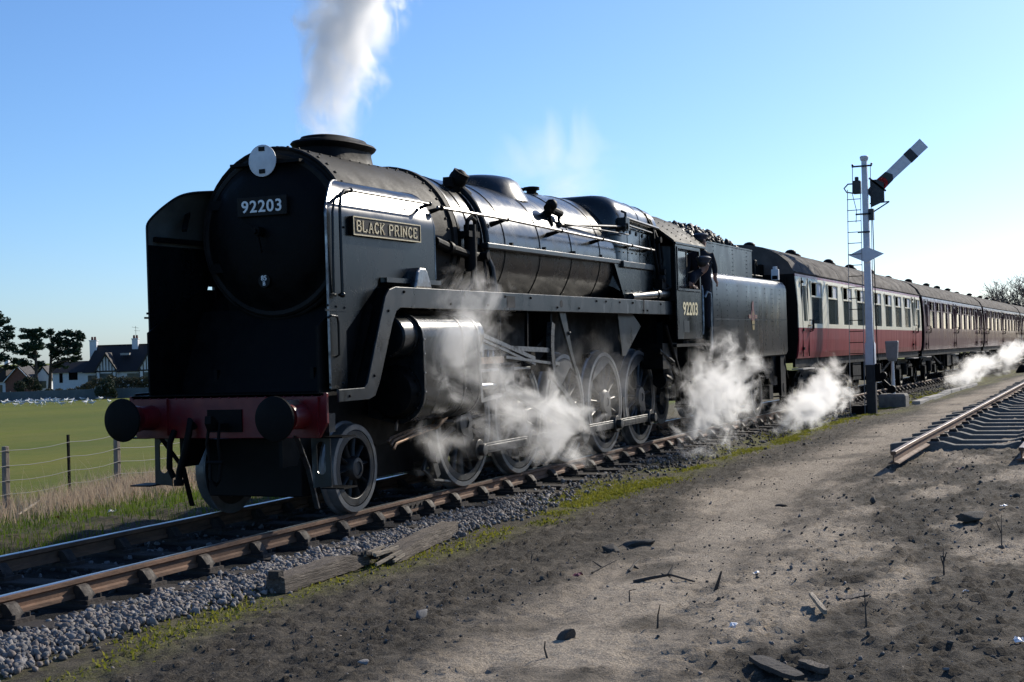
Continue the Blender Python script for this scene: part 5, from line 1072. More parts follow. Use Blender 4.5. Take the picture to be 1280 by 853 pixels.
def coach(i, label, up, low, wins, doors, frame_m):
    s0 = 19.85 + i * 20.4; a = track_pt(s0); b = track_pt(s0 + CL); d = b - a
    root = thing('railway_coach', label, 'railway coach', a, (0, -math.atan2(d.z, math.hypot(d.x, d.y)), math.atan2(d.y, d.x)), None)
    WZ0, WZ1, DW = 1.97, 2.92, .62
    dopen = [(x + .10, x + DW - .10, 2.02, 2.82) for x in doors]; wopen = [(x, x + w, WZ0, WZ1) for x, w in wins]
    for s in (-1, 1):
        ops = dopen + wopen if s < 0 else []
        side_panel(1.18, 1.87, [], s).build('lower_side', low, root, 0); side_panel(1.87, 3.02, ops, s).build('upper_side', up, root, 0)
        side_panel(3.02, 3.08, [], s).build('cantrail_strip', low if up == 'cream' else up, root, 0)
    sec = [(1.30, 3.07), (1.315, 3.10), (1.28, 3.14), (1.17, 3.34), (.95, 3.53), (.62, 3.69), (.3, 3.765), (0, 3.785)]
    full = [(-y, z) for y, z in sec] + [(y, z) for y, z in reversed(sec[:-1])]
    mb = MB(); mb.prism(full, 'x', -.02, CL + .02); rf = mb.build('roof', 'roof', root, 30)
    mb = MB()
    for s in (-1, 1): mb.tube([(0, s * 1.31, 3.115), (CL, s * 1.31, 3.115)], .018, 6)
    for k in range(9): xx = 1.1 + k * 2.18; mb.loft([[(xx - .012, y * 1.003, 3.07 + (z - 3.07) * 1.006) for y, z in full], [(xx + .012, y * 1.003, 3.07 + (z - 3.07) * 1.006) for y, z in full]])
    mb.build('roof_gutters_and_seams', 'roof', rf, 30)
    v0 = None
    for k, xx in enumerate((1.6, 5.0, 6.6, 9.9, 11.4, 13.2, 14.9, 16.9, 18.4)):
        if v0 is None:
            v = MB(); v.lathe((0, 0, 0), (0, 0, 1), [(.09, 0), (.08, .07), (.145, .08), (.14, .13), (.09, .17), (.03, .185)], 16); v0 = v.build('roof_ventilator', 'dark', root, 50); o = v0
        else: o = dup(v0, root)
        o.location = (xx, -.12 if k % 2 else .1, 3.765)
    # ends, gangways
    ep = [(-1.29, 1.18), (1.29, 1.18), (1.345, 1.6), (1.35, 2.4), (1.29, 3.08), (1.15, 3.33), (.9, 3.54), (.5, 3.71), (0, 3.76), (-.5, 3.71), (-.9, 3.54), (-1.15, 3.33), (-1.29, 3.08), (-1.35, 2.4), (-1.345, 1.6)]
    for xx, sg in ((0, -1), (CL, 1)):
        mb = MB(); mb.prism(ep, 'x', xx - .015, xx + .015); ew = mb.build('end_wall', 'dark', root, 0)
        mb = MB()
        for k in range(6): g = .03 * (k % 2); mb.box(min(xx + sg * .05 * k, xx + sg * .05 * (k + 1)), max(xx + sg * .05 * k, xx + sg * .05 * (k + 1)), -.62 + g, .62 - g, 1.15 + g, 3.3 - g)
        mb.build('gangway_bellows', 'dark', ew, 0)
        mb = MB()
        for y in (-.87, .87): mb.lathe((xx, y, 1.05), (sg, 0, 0), [(.12, 0), (.11, .2), (.05, .2), (.05, .3), (.2, .31), (.2, .34)], 16)
        for y in (-1.1, 1.1): mb.tube([(xx + sg * .04, y, 1.5), (xx + sg * .04, y, 3.0)], .02, 6)
        mb.build('end_fittings', 'dark', ew, 0)
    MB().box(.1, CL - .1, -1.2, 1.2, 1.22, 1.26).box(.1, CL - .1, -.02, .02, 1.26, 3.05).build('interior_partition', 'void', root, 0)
    # windows
    w0 = {}
    for (x, w) in wins:
        if w not in w0:
            mb = MB(); y = -cyz(2.4); f = .035
            for (xa, xb, za, zb) in ((-f, w + f, WZ0 - f, WZ0), (-f, w + f, WZ1, WZ1 + f), (-f, 0, WZ0, WZ1), (w, w + f, WZ0, WZ1), (0, w, 2.585, 2.625), (w * .52, w * .56, 2.625, WZ1)): mb.box(xa, xb, y - .006 + (.012 if 2.58 < za < 2.63 else 0), y + .03, za, zb)
            wo = mb.build('window', frame_m, root, 0, .004); w0[w] = wo
            MB().box(0, w, y + .03, y + .035, WZ0, 2.585).build('pane', 'glass', wo, 0)
            MB().box(w * .56, w, y + .025, y + .03, 2.625, WZ1).build('vent_pane', 'litter' if up == 'cream' else 'glass', wo, 0)
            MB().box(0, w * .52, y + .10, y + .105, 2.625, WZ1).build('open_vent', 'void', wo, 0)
        else: wo = dup_tree(w0[w], root)
        wo.location = (x, 0, 0)
    dr0 = None
    for x in doors:
        if dr0 is None:
            mb = MB(); g = .008
            for z0, z1, mi in ((1.22, 1.865, 0), (1.87, 2.02, 1), (2.82, 3.0, 1)):
                ya, yb = cyz(z0), cyz(z1); mb.add([(0, -ya - g, z0), (DW, -ya - g, z0), (DW, -yb - g, z1), (0, -yb - g, z1), (0, -ya + .01, z0), (DW, -ya + .01, z0), (DW, -yb + .01, z1), (0, -yb + .01, z1)], [(0, 1, 2, 3), (7, 6, 5, 4), (0, 4, 5, 1), (1, 5, 6, 2), (2, 6, 7, 3), (3, 7, 4, 0)], mi)
            for xa, xb in ((0, .10), (DW - .10, DW)):
                ya, yb = cyz(2.02), cyz(2.82); mb.add([(xa, -ya - g, 2.02), (xb, -ya - g, 2.02), (xb, -yb - g, 2.82), (xa, -yb - g, 2.82), (xa, -ya + .01, 2.02), (xb, -ya + .01, 2.02), (xb, -yb + .01, 2.82), (xa, -yb + .01, 2.82)], [(0, 1, 2, 3), (7, 6, 5, 4), (0, 4, 5, 1), (1, 5, 6, 2), (2, 6, 7, 3), (3, 7, 4, 0)], 1)
            dr0 = mb.build('door', [low, up], root, 0); d_ = dr0; y = -1.37
            MB().box(.10, DW - .10, y + .05, y + .055, 2.02, 2.82).build('droplight', 'glass', dr0, 0)
            mb = MB(); mb.tube([(DW + .10, y, 2.05), (DW + .10, y - .07, 2.04), (DW + .10, y - .07, 1.80), (DW + .10, y, 1.79)], .016, 6); mb.tube([(DW + .22, y, 2.05), (DW + .22, y - .07, 2.04), (DW + .22, y - .07, 1.84), (DW + .22, y, 1.83)], .012, 6); mb.build('grab_rail', 'dark', dr0, 30)
            mb = MB(); mb.cyl((DW - .06, y - .01, 1.92), (DW - .06, y - .07, 1.92), .018, n=8); mb.bar((DW - .13, y - .07, 1.92), (DW + .01, y - .07, 1.92), .02, .025); mb.build('door_handle', 'brass', dr0, 0)
            mb = MB()
            for zz in (1.4, 1.82, 2.9): mb.box(-.035, .05, y - .03, y + .02, zz - .03, zz + .03)
            mb.build('hinges', 'dark', dr0, 0)
            MB().box(-.01, 0, y - .002, y + .02, 1.22, 3.0).box(DW, DW + .01, y - .002, y + .02, 1.22, 3.0).build('door_gap', 'void', dr0, 0)
        else: d_ = dup_tree(dr0, root)
        d_.location = (x, 0, 0)
    # underframe and bogies
    mb = MB()
    for s in (-1, 1):
        y0, y1 = sorted((s * 1.18, s * 1.24)); mb.box(.1, CL - .1, y0, y1, .98, 1.19); mb.bar((4.2, s * 1.0, 1.0), (6.5, s * 1.0, .62), .06, .08); mb.bar((6.5, s * 1.0, .62), (13.2, s * 1.0, .62), .06, .08); mb.bar((13.2, s * 1.0, .62), (15.4, s * 1.0, 1.0), .06, .08)
        for xx in (6.5, 8.7, 11.0, 13.2): mb.bar((xx, s * 1.0, .62), (xx, s * 1.0, 1.0), .06, .06)
    mb.box(.1, CL - .1, -1.1, 1.1, 1.08, 1.19); uf = mb.build('underframe', 'frame', root, 0)
    mb = MB(); mb.box(7.3, 8.5, -1.2, -.55, .50, .98); mb.box(9.4, 10.6, -1.15, -.6, .55, .98); mb.build_each('battery_box', 'dark', uf, 0)
    mb = MB(); mb.cyl((11.4, -.75, .66), (12.7, -.75, .66), .28, n=20); mb.cyl((5.6, -.4, .7), (5.6, -.4, 1.0), .3, n=16); mb.sphere((6.9, -.98, .42), .13, 10, 6); mb.bar((7.0, -1.1, .95), (7.02, -1.1, .5), .03, .05); mb.build('vacuum_cylinder', 'dark', uf, 40)
    for xx in doors: MB().box(xx - .25, xx + .95, -1.40, -1.14, .93, .96).build('footboard', 'concrete2', uf, 0)
    bg = None
    for bx_ in (2.6, CL - 2.6):
        if bg is None:
            bg = MB(); 
            for s in (-1, 1):
                bg.prism([(-1.75, .52), (-1.75, .74), (-1.35, .90), (1.35, .90), (1.75, .74), (1.75, .52), (.9, .60), (.55, .42), (-.55, .42), (-.9, .60)], 'y', s * 1.0 - .03, s * 1.0 + .03)
                for wx in (-1.3, 1.3):
                    bg.box(wx - .16, wx + .16, s * 1.1 - .08, s * 1.1 + .08, .32, .62); bg.bar((wx - .45, s * 1.08, .70), (wx + .45, s * 1.08, .70), .08, .08); bg.bar((wx - .42, s * 1.08, .66), (wx, s * 1.08, .84), .05, .05); bg.bar((wx + .42, s * 1.08, .66), (wx, s * 1.08, .84), .05, .05)
                bg.cyl((0, s * 1.08, .40), (0, s * 1.08, .78), .13, n=12); bg.cyl((.3, s * 1.08, .40), (.3, s * 1.08, .78), .1, n=12)
            bg.box(-1.6, 1.6, -.6, .6, .55, .85); bg.build('bogie', 'dark', root, 20); bg = [c for c in root.children if c.name.startswith('bogie')][0]; o = bg
            wsm = MB()
            for s in (-1, 1): wsm.lathe((0, s * .75, .457), (0, s, 0), [(.05, -.07), (.48, -.07), (.48, -.04), (.455, -.03), (.45, .06), (.37, .07), (.33, .02), (.12, .02), (.12, .08), (.03, .08)], 36)
            wsm.cyl((0, -.7, .457), (0, .7, .457), .08, n=12); ws = wsm.build('wheelset', 'dark', bg, 40); ws.location = (-1.3, 0, 0); dup(ws, bg, (1.3, 0, 0))
        else: o = dup_tree(bg, root)
        o.location = (bx_, 0, 0)
    return root
W1 = [(1.45, 1.2), (3.4, 1.2), (5.35, 1.2), (7.3, 1.2), (10.05, 1.2), (12.0, 1.2), (13.95, 1.2), (15.9, 1.2), (18.45, .85)]
coach(0, 'crimson and cream coach coupled directly behind the tender', 'cream', 'maroon', W1, [.42, 17.55], 'cream')
W2 = [(1.5, 1.15), (3.35, 1.15), (5.2, 1.15), (7.05, 1.15), (9.5, 1.1), (11.3, 1.1), (13.1, 1.1), (14.9, 1.1), (17.6, .85)]
coach(1, 'plain maroon coach coupled behind the crimson and cream one', 'maroon2', 'maroon2', W2, [.35, 8.55, 16.5, 18.7], 'maroon2')
coach(2, 'plain maroon coach next to last, with steam beneath it', 'maroon2', 'maroon2', W2, [.35, 8.55, 16.5, 18.7], 'maroon2')
coach(3, 'maroon coach at the far right end of the visible train', 'maroon2', 'maroon2', W2, [.35, 8.55, 16.5, 18.7], 'maroon2')
# ------------------------------------------------------------------ semaphore signal
SX, SY = 24.6, -2.12; sg0 = gzs(SX, SY)
sig = thing('semaphore_signal', 'tall white semaphore signal with its arm raised and a ladder', 'railway signal', (SX, SY, sg0))
H = 6.36
mb = MB(); mb.loft([[(sx * w, sy * w, z) for sx, sy in ((-1, -1), (1, -1), (1, 1), (-1, 1))] for w, z in ((.115, -.3), (.115, 1.38))]); mb.build('post_base', 'sigblack', sig, 0, .012)
mb = MB(); mb.loft([[(sx * w, sy * w, z) for sx, sy in ((-1, -1), (1, -1), (1, 1), (-1, 1))] for w, z in ((.118, 1.22), (.118, 1.75), (.092, 1.80), (.064, H), )]); mb.lathe((0, 0, H), (0, 0, 1), [(.09, -.02), (.10, .02), (.11, .08), (.08, .10)], 14); mb.build('post', 'sigwhite', sig, 30, .01)
mb = MB(); mb.prism([(-.44, 3.98), (0, 4.18), (.44, 3.98), (0, 3.78)], 'x', -.155, -.14); mb.build('diamond_sign', 'sigwhite', sig, 0)
MB().box(-.15, -.12, -.02, .02, 3.9, 4.06).build('sign_bracket', 'sigblack', sig, 0)
# arm, raised at about 42 degrees, turned away towards -y
pz, py = 5.52, -.12; ang = R_(41); ca, sa = math.cos(ang), math.sin(ang)
def AP(u, v): return (py - (u * ca - v * sa), pz + u * sa + v * ca)
arm = MB(); arm.prism([AP(.30, -.13), AP(1.76, -.15), AP(1.76, .15), AP(.30, .13)], 'x', .10, .12)
am = arm.build('signal_arm', 'sigwhite', sig, 0)
for u0, u1, pts in ((1.22, 1.44, None), (.2, .62, 1)):
    mb = MB()
    if pts is None: mb.prism([AP(u0, -.15), AP(u1, -.15), AP(u1, .15), AP(u0, .15)], 'x', .094, .126)
    else: mb.prism([AP(.22, -.16), AP(.62, -.14), AP(.70, -.03), AP(.62, .14), AP(.22, .16), AP(-.06, .1), AP(-.06, -.14)], 'x', .090, .130)
    mb.build('arm_stripe' if pts is None else 'spectacle_plate', 'sigblack', am, 0)
mb = MB(); mb.lathe((.085, *AP(.36, -.01)), (-1, 0, 0), [(.15, 0), (.15, .02)], 20); mb.build('red_lens', 'sigred', am, 30)
mb = MB(); mb.prism([AP(.20, -.05), AP(.36, .0), AP(.30, -.16)], 'x', .062, .07); mb.build('lens_shade', 'sigblack', am, 0)
mb = MB(); mb.lathe((.085, *AP(.05, -.17)), (-1, 0, 0), [(.05, 0), (.05, .02)], 14); mb.build('green_lens', 'siggreen', am, 30)
mb = MB(); mb.prism([(-.12, 5.16), (-.46, 5.30), (-.46, 5.75), (-.30, 5.85), (-.12, 5.85)], 'x', .02, .07); mb.bar((.04, -.1, 5.90), (.04, -.5, 5.55), .04, .05); mb.bar((.04, -.1, 5.0), (.04, -.58, 5.28), .03, .03); mb.bar((.04, -.1, 5.26), (.04, -.58, 5.28), .03, .03); mb.box(-.1, .06, -.2, -.08, 4.84, 5.12); mb.build('arm_bearing_bracket', 'sigblack', sig, 0)
mb = MB(); mb.box(-.10, .10, .10, .30, 5.52, 5.85); mb.cyl((0, .2, 5.85), (0, .2, 5.95), .05, n=12); mb.build('signal_lamp', 'sigblack', sig, 0, .02)
mb = MB(); mb.tube([(0, .28, 5.78), (0, .42, 5.78), (0, .52, 5.68), (0, .46, 5.58), (0, .28, 5.54)], .018, 6)
for zz, w in ((6.2, .30), (5.0, .24), (4.55, .2)): mb.box(-.10, -.06, -w + .1, w, zz - .02, zz + .02)
for y, z in ((.28, 6.24), (-.19, 6.24)): mb.sphere((-.08, y, z), .03, 8, 5)
mb.tube([(-.08, .28, 6.2), (-.08, .30, 5.5), (-.05, .22, 5.1), (-.05, .24, 4.8)], .009, 5); mb.tube([(-.08, -.16, 6.2), (-.08, -.14, 4.5), (-.12, -.10, 1.2), (-.13, -.08, .3)], .009, 5); mb.build('brackets_and_wires', 'sigblack', sig, 30)
mb = MB(); mb.bar((0, -.16, .95), (0, -.50, .62), .05, .07); mb.cyl((.05, -.50, .60), (-.05, -.50, .60), .10, n=14); mb.box(-.08, .08, -.24, -.12, .8, 1.25); mb.tube([(0, -.2, 1.25), (0, -.17, 1.5), (.02, -.16, 4.9)], .012, 6); mb.cyl((-.05, -.3, .95), (.05, -.3, .95), .09, n=12); mb.build('balance_weight_lever', 'dark', sig, 30)
MB().box(-.35, .1, .12, .45, -.05, .22).build('pulley_box', 'dark', sig, 0, .02)
ld = MB(); LX = -.30
for y in (.08, .44): ld.bar((LX - .28, y, -.05), (LX + .10, y - (.04 if y > .3 else 0), 5.62), .012, .03)
lad = ld.build('ladder', 'greybox', sig, 0); r0 = None
for k in range(20):
    t = (k + .7) / 20.6; xx = LX - .28 + .38 * t
    if r0 is None: r0 = MB().cyl((0, .08, 0), (0, .42, 0), .011, n=6).build('rung', 'dark', lad, 30); o = r0
    else: o = dup(r0, lad)
    o.location = (xx, 0, -.05 + 5.67 * t)

# small lineside post on a concrete block
PX, PY = 27.6, -2.2; pg = gzs(PX, PY)
lp_ = thing('lineside_post', 'thin white post with a grey box on a concrete block beside the signal', 'lineside post', (PX, PY, pg))
MB().loft([[(sx * a, sy * b, z) for sx, sy in ((-1, -1), (1, -1), (1, 1), (-1, 1))] for a, b, z in ((.34, .36, -.1), (.34, .36, .30), (.28, .32, .36))]).build('concrete_block', 'concrete', lp_, 0, .03)
MB().cyl((0, 0, .3), (0, 0, 1.30), .055, .04, 12).build('post', 'white', lp_)
MB().loft([[(sx * a, sy * b, z) for sx, sy in ((-1, -1), (1, -1), (1, 1), (-1, 1))] for a, b, z in ((.07, .10, 1.24), (.09, .14, 1.32), (.10, .17, 1.74), (.09, .16, 1.78))]).build('cabinet', 'greybox', lp_, 0, .01)
# pale concrete trough and the dark blocks near it
tr = thing('cable_trough', 'long pale concrete cable trough lying on the ground beside the track', 'cable trough', (29.0, -2.55, gzs(29, -2.55)))
for k in range(17):
    x = 29.2 + k * 1.02; y = -2.55 + k * .012 + float(curve_y(x)); mb = MB().box(0, .99, -.11, .11, -.03, .10); o = mb.build('trough_lid', 'concrete2', tr, 0, .012); o.location = (x - 29.0, y + 2.55, gzs(x, y) - tr.location.z); o.rotation_euler = (0, .0065, random.uniform(-.03, .03))
def rock_thing(name, label, cat, p, s, m, rz=0, seed=0, group=None):
    rv, rf = rock_verts(400 + seed, 3 if m == 'clod' else 2); rv = rv * (1 + ((.22 if m == 'clod' else .05) * fbm(rv[:, 0] * 2 + seed, rv[:, 1] * 2 + rv[:, 2] * 1.7, 1.3, 4, seed))[:, None]); o = raw(name, rv, rf, m); o.location = (p.x, p.y, p.z + s[2] * .45); o.scale = s; o.rotation_euler = (0, 0, rz); return tag(o, label, cat, group)
rock_thing('rubble_block', 'dark rubble block at the far end of the pale trough', 'rubble', gp(1122, 474), (.3, .22, .2), 'dark', .3, 1)
rock_thing('rubble_block', 'dark lump beside the middle of the pale trough', 'rubble', gp(1068 + 138, 470 + 2) + Vector((0, 0, 0)), (.22, .2, .16), 'dark', .9, 2)
rock_thing('rubble_block', 'blackened rubble lump at the right edge of the photo above the loose rail', 'rubble', gp(1277, 466), (.42, .4, .32), 'dark', .1, 3)
rock_thing('coal_lump', 'coal lump lying against the near rail beside the tender steam', 'coal', gp(975, 524), (.2, .2, .14), 'coal', .1, 5)

# ------------------------------------------------------------------ broken timber by the ballast
def timber(name, label, a, b, w, h, m, notch):
    r = random.Random(5); L_ = (b - a).length; n = 16; mb = MB(); rings = []
    for k in range(n):
        t = k / (n - 1); p = a.lerp(b, t); hh = h * (1 - (.45 * max(0, (t - notch[0]) / (1 - notch[0])) if notch[1] == 'end' else .45 * max(0, (notch[0] - t) / notch[0]))) * r.uniform(.93, 1.03)
        d = (b - a).normalized(); sd = Vector((-d.y, d.x, 0)); pts = []
        for q in ((-.5, 0), (-.5, .55), (-.48, .97), (-.2, 1.0), (.1, .97), (.46, 1.0), (.5, .5), (.5, 0)):
            pts.append(p + sd * (q[0] * w + r.uniform(-.008, .008)) + Vector((0, 0, q[1] * hh + r.uniform(-.008, .008))))
        rings.append(pts)
    mb.loft(rings); o = mb.build(name, m, None, 25); return tag(o, label, 'broken timber')
tz = -.285
def tp(x, y, z=tz): return Vector((x, y, z))
t1 = timber('broken_sleeper', 'near half of the broken timber sleeper lying along the ballast, square end', tp(-1.86, -1.73), tp(-.42, -1.70, -.27), .19, .135, 'oldtimber', (.78, 'end'))
MB().box(-1.875, -1.80, -1.77, -1.67, -.17, -.105).build('rotten_socket', 'timberdark', t1, 0)
mb = MB(); r = random.Random(2)
for k in range(7): y = -1.82 + k * .035; mb.bar((-.55, y, -.24 + r.uniform(0, .1)), (-.55 + r.uniform(.15, .4), y + r.uniform(-.02, .02), -.22 + r.uniform(-.03, .06)), .025, .03)
mb.build('splinters', 'timberdark', t1, 0)
t2 = timber('broken_sleeper', 'far half of the broken timber sleeper, split and grey with splintered near end', tp(-.28, -1.90, -.28), tp(1.62, -1.60, -.27), .18, .135, 'oldtimber', (.3, 'start'))
mb = MB()
for k in range(8): y = -1.98 + k * .03; mb.bar((-.12, y, -.24 + r.uniform(0, .1)), (-.28 - r.uniform(.05, .3), y + r.uniform(-.02, .02), -.24 + r.uniform(-.02, .08)), .022, .025)
mb.build('splinters', 'rawood', t2, 0)

# ------------------------------------------------------------------ things lying about on the dirt
def plank(label, a, b, w, h, m, lift=.0, lift2=.0):
    a = a + Vector((0, 0, h / 2 + lift)); b = b + Vector((0, 0, h / 2 + lift2)); mb = MB(); n = 7; r = random.Random(int(a.x * 1000)); d = (b - a).normalized(); sd = Vector((-d.y, d.x, 0)).normalized(); rings = []
    for k in range(n):
        t = k / (n - 1); p = a.lerp(b, t); ww = w * (1 if 0 < k < n - 1 else r.uniform(.5, .9)) * r.uniform(.9, 1.05)
        rings.append([p + sd * (ww * q[0]) + Vector((0, 0, h * q[1] + r.uniform(-.004, .004))) for q in ((-.5, -.5), (-.5, .5), (0, .56), (.5, .5), (.5, -.5))])
    mb.loft(rings); return tag(mb.build('plank', m, None, 20), label, 'plank')
plank('broken brown plank in the bottom right foreground, longer of two', gp(945, 826), gp(1000, 862), .10, .025, 'timberdark', .0, .03)
plank('short grey wood block beside the long plank in the bottom right foreground', gp(1002, 826), gp(1034, 846), .06, .035, 'oldtimber', .0, .01)
plank('flat pale wood chip half buried in the dirt on the right', gp(1052, 751), gp(1085, 741), .10, .02, 'oldtimber', -.005, -.005)
plank('small splintered stick leaning on a clod in the right foreground', gp(1014, 757), gp(1032, 772), .03, .025, 'rawood', .06, .01)
plank('thin sun bleached lath lying in the grass across the track', gp(23, 647), gp(49, 633), .03, .02, 'rawood', .04, .08)
def twig(label, pts, r, cat='twig', m='twig'):
    mb = MB()
    for ch in pts: mb.tube([Vector(p) for p in ch], [r * (1 - .6 * i / max(1, len(ch) - 1)) for i in range(len(ch))], 6)
    return tag(mb.build('twig', m, None, 40), label, cat)
def g3(px, py, h=0.0): p = gp(px, py); return (p.x, p.y, p.z + h)
twig('dark branch lying flat across the pale path', [[g3(792, 729, .01), g3(815, 727, .03), g3(838, 725, .035), g3(868, 730, .012)], [g3(836, 725, .035), g3(842, 722, .09)]], .016)
twig('short charred stake sticking up from the path', [[g3(893, 739, -.02), (lambda p: (p[0] - .02, p[1] - .05, p[2] + .14))(g3(895, 738))]], .016)
twig('small curved twig upright near the middle of the path', [[g3(787, 752), g3(787, 751, .07), (lambda p: (p[0], p[1] - .05, p[2] + .09))(g3(787, 752))]], .006)
twig('forked twig lying on the path left of the long branch', [[g3(740, 715, .01), g3(755, 713, .03), g3(771, 708, .05)], [g3(752, 713, .02), g3(741, 711, .05)]], .008)
twig('knobbly root stub on the pale path', [[g3(787, 716, .01), g3(793, 712, .04), g3(800, 707, .05)], [g3(793, 713, .03), g3(798, 714, .02)]], .013)
twig('thin bent twig standing above the stub', [[g3(842, 688), g3(844, 684, .02), g3(843, 688, .06)], ], .009)
twig('small stalk standing upright in the middle foreground', [[g3(822, 786), g3(823, 785, .08), g3(826, 786, .14)]], .007)
twig('stalk standing in the left part of the middle foreground', [[g3(684, 823), g3(681, 822, .05), g3(682, 824, .10)]], .007)
twig('dead sprig standing on the far left of the dirt path', [[g3(664, 705), g3(665, 704, .1)], [g3(664, 705, .04), g3(667, 704, .08)]], .005)
twig('leafless sprig in the right foreground', [[g3(1180, 719), g3(1180, 718, .18)], [g3(1180, 718, .06), g3(1176, 718, .13)], [g3(1180, 718, .09), g3(1184, 718, .15)]], .007)
twig('tall thin leafless sprig near the right edge', [[g3(1252, 684), g3(1253, 683, .25)], [g3(1252, 683, .10), g3(1246, 683, .2)]], .005)
twig('dark stem stuck in soil near the right foreground clods', [[g3(1083, 781), g3(1082, 780, .16)], [g3(1082, 780, .06), g3(1086, 780, .1)]], .006)
rock_thing('stone', 'large pinkish white stone at the bottom left by the ballast', 'stone', gp(28, 833), (.052, .045, .045), 'stone1', .4, 11)
rock_thing('stone', 'smooth grey stone with a dark hollow beside it in the foreground', 'stone', gp(708, 799), (.045, .05, .05), 'clod', 1.1, 12)
rock_thing('stone', 'grey lump lying on bare dirt below the broken timber', 'stone', gp(526, 773), (.08, .05, .045), 'stone2', .2, 13)
rock_thing('stone', 'dark clod on the left edge of the pale path', 'stone', gp(765, 686), (.08, .065, .05), 'clod', .6, 14)
rock_thing('stone', 'wide dark heap of earth right of the smaller dark clod', 'stone', gp(795, 682), (.11, .085, .04), 'clod', 2.1, 15)
rock_thing('stone', 'pale flat stone in the lower left foreground', 'stone', gp(455, 826), (.035, .05, .02), 'stone1', .6, 16)
rock_thing('stone', 'dark hump of soil near the right edge', 'stone', gp(1212, 651), (.2, .12, .045), 'clod', 2.9, 17)
rock_thing('stone', 'small black cinder on the path left of the loose rail', 'stone', gp(973, 633), (.055, .04, .03), 'coal', 1.9, 18)
for i, (lab, px, py, s_, m_) in enumerate((('white crumpled litter near the right edge of the dirt', 1255, 636, .05, 'litter'), ('white scrap of plastic right of the charred stake', 946, 718, .035, 'litter'), ('white crumpled paper in the right foreground', 917, 786, .045, 'litter'), ('red scrap of plastic on the dirt left of centre', 723, 721, .05, 'red'), ('pink scrap of litter below the loose rail', 1199, 589, .05, 'red'), ('pale blue can end among the right foreground clods', 1208, 742, .035, 'litter'), ('white bag scrap at the bottom right edge', 1274, 803, .06, 'litter'), ('white flake among the grass across the track', 140, 641, .08, 'litter'), ('red and white scrap on the far verge', 76, 650, .09, 'red'))):
    p = gp(px, py); r = random.Random(i); mb = MB(); V = []; 
    for a in range(5):
        for b in range(4): V.append((p.x + (a / 4 - .5) * s_ * 1.6 + r.uniform(-.2, .2) * s_, p.y + (b / 3 - .5) * s_ + r.uniform(-.2, .2) * s_, p.z + .006 + r.uniform(0, .6) * s_))
    mb.add(V, [(a * 4 + b, a * 4 + b + 1, a * 4 + b + 5, a * 4 + b + 4) for a in range(4) for b in range(3)]); tag(mb.build('litter_scrap', m_, None, 0), lab, 'litter')

# ------------------------------------------------------------------ wire fence across the track
fen = thing('wire_fence', 'post and wire fence between the dry grass and the green field', 'fence', (9, 10.0, gzs(9, 10)))
tops = []
FP = [(-.5, 10.4, 1), (1.8, 10.35, 0), (3.7, 10.3, 1), (5.7, 10.2, 0), (7.75, 10.12, 1), (9.3, 10.05, 0), (10.6, 10.0, 1), (12.6, 9.9, 0), (14.6, 9.8, 1), (17, 9.7, 0), (19.4, 9.6, 1), (22, 9.5, 0), (25, 9.4, 1)]
for x, y, w in FP:
    g = gzs(x, y); top = g + 1.10
    if w: mb = MB().loft([[(sx * a + dx, sy * a, z) for sx, sy in ((-1, -1), (1, -1), (1, 1), (-1, 1))] for a, z, dx in ((.05, -.3, 0), (.05, .6, .01), (.046, 1.12, .015))]); o = mb.build('post', 'fencewood', fen, 0, .01)
    else: o = MB().box(-.02, .02, -.02, .02, -.3, 1.18).build('metal_stake', 'dark', fen, 0)
    o.location = (x - 9, y - 10, g - fen.location.z); tops.append((x - 9, y - 10.06, g - fen.location.z))
for h in (1.05, .78, .52, .28):
    pts = []
    for a, b in zip(tops, tops[1:]):
        for t in (0, .33, .66): pts.append((a[0] + (b[0] - a[0]) * t, a[1] + (b[1] - a[1]) * t, a[2] + (b[2] - a[2]) * t + h - .04 * math.sin(PI * t)))
    pts.append((tops[-1][0], tops[-1][1], tops[-1][2] + h)); MB().tube(pts, .006, 5).build('wire', 'wire', fen, 40)
# ------------------------------------------------------------------ gulls on the field
gb = MB(); gb.loft([[(x, r * .8 * math.cos(t), z + r * math.sin(t)) for t in [2 * PI * j / 10 for j in range(10)]] for x, z, r in ((-.24, .17, .012), (-.17, .165, .04), (-.05, .155, .075), (.06, .16, .08), (.13, .19, .055), (.17, .24, .042), (.205, .265, .042), (.24, .262, .024), (.285, .255, .006))])
for s in (-1, 1): gb.tube([(.02, s * .03, .10), (.02, s * .03, 0)], .008, 5)
gull = gb.build('gull', 'gull', None, 60)
mb = MB()
for s in (-1, 1): mb.loft([[(x, s * (.062 + .016 * math.cos(t)), z + r * math.sin(t)) for t in [2 * PI * j / 8 for j in range(8)]] for x, z, r in ((-.27, .19, .01), (-.12, .18, .04), (.04, .18, .05), (.1, .19, .02))])
mb.build('folded_wings', 'gullgrey', gull, 60)
gpx = [(3, 505), (8, 503), (13, 504), (20, 505), (24, 503), (31, 503), (37, 504), (39, 502), (44, 505), (50, 503), (52, 502), (54, 504), (56, 501), (59, 501), (62, 502), (64, 503), (66, 502), (71, 503), (74, 504), (82, 502), (85, 501), (89, 502), (102, 500), (107, 505), (110, 501), (116, 506), (123, 500), (126, 500), (136, 504), (18, 508), (26, 507), (37, 506), (48, 507), (53, 508), (57, 506), (77, 507), (88, 505), (106, 504), (115, 504), (6, 506), (29, 505), (34, 503), (41, 503), (46, 503), (51, 505), (61, 504), (68, 504), (80, 503), (94, 503), (22, 504), (11, 504), (59, 503), (55, 503), (72, 501), (112, 503)]
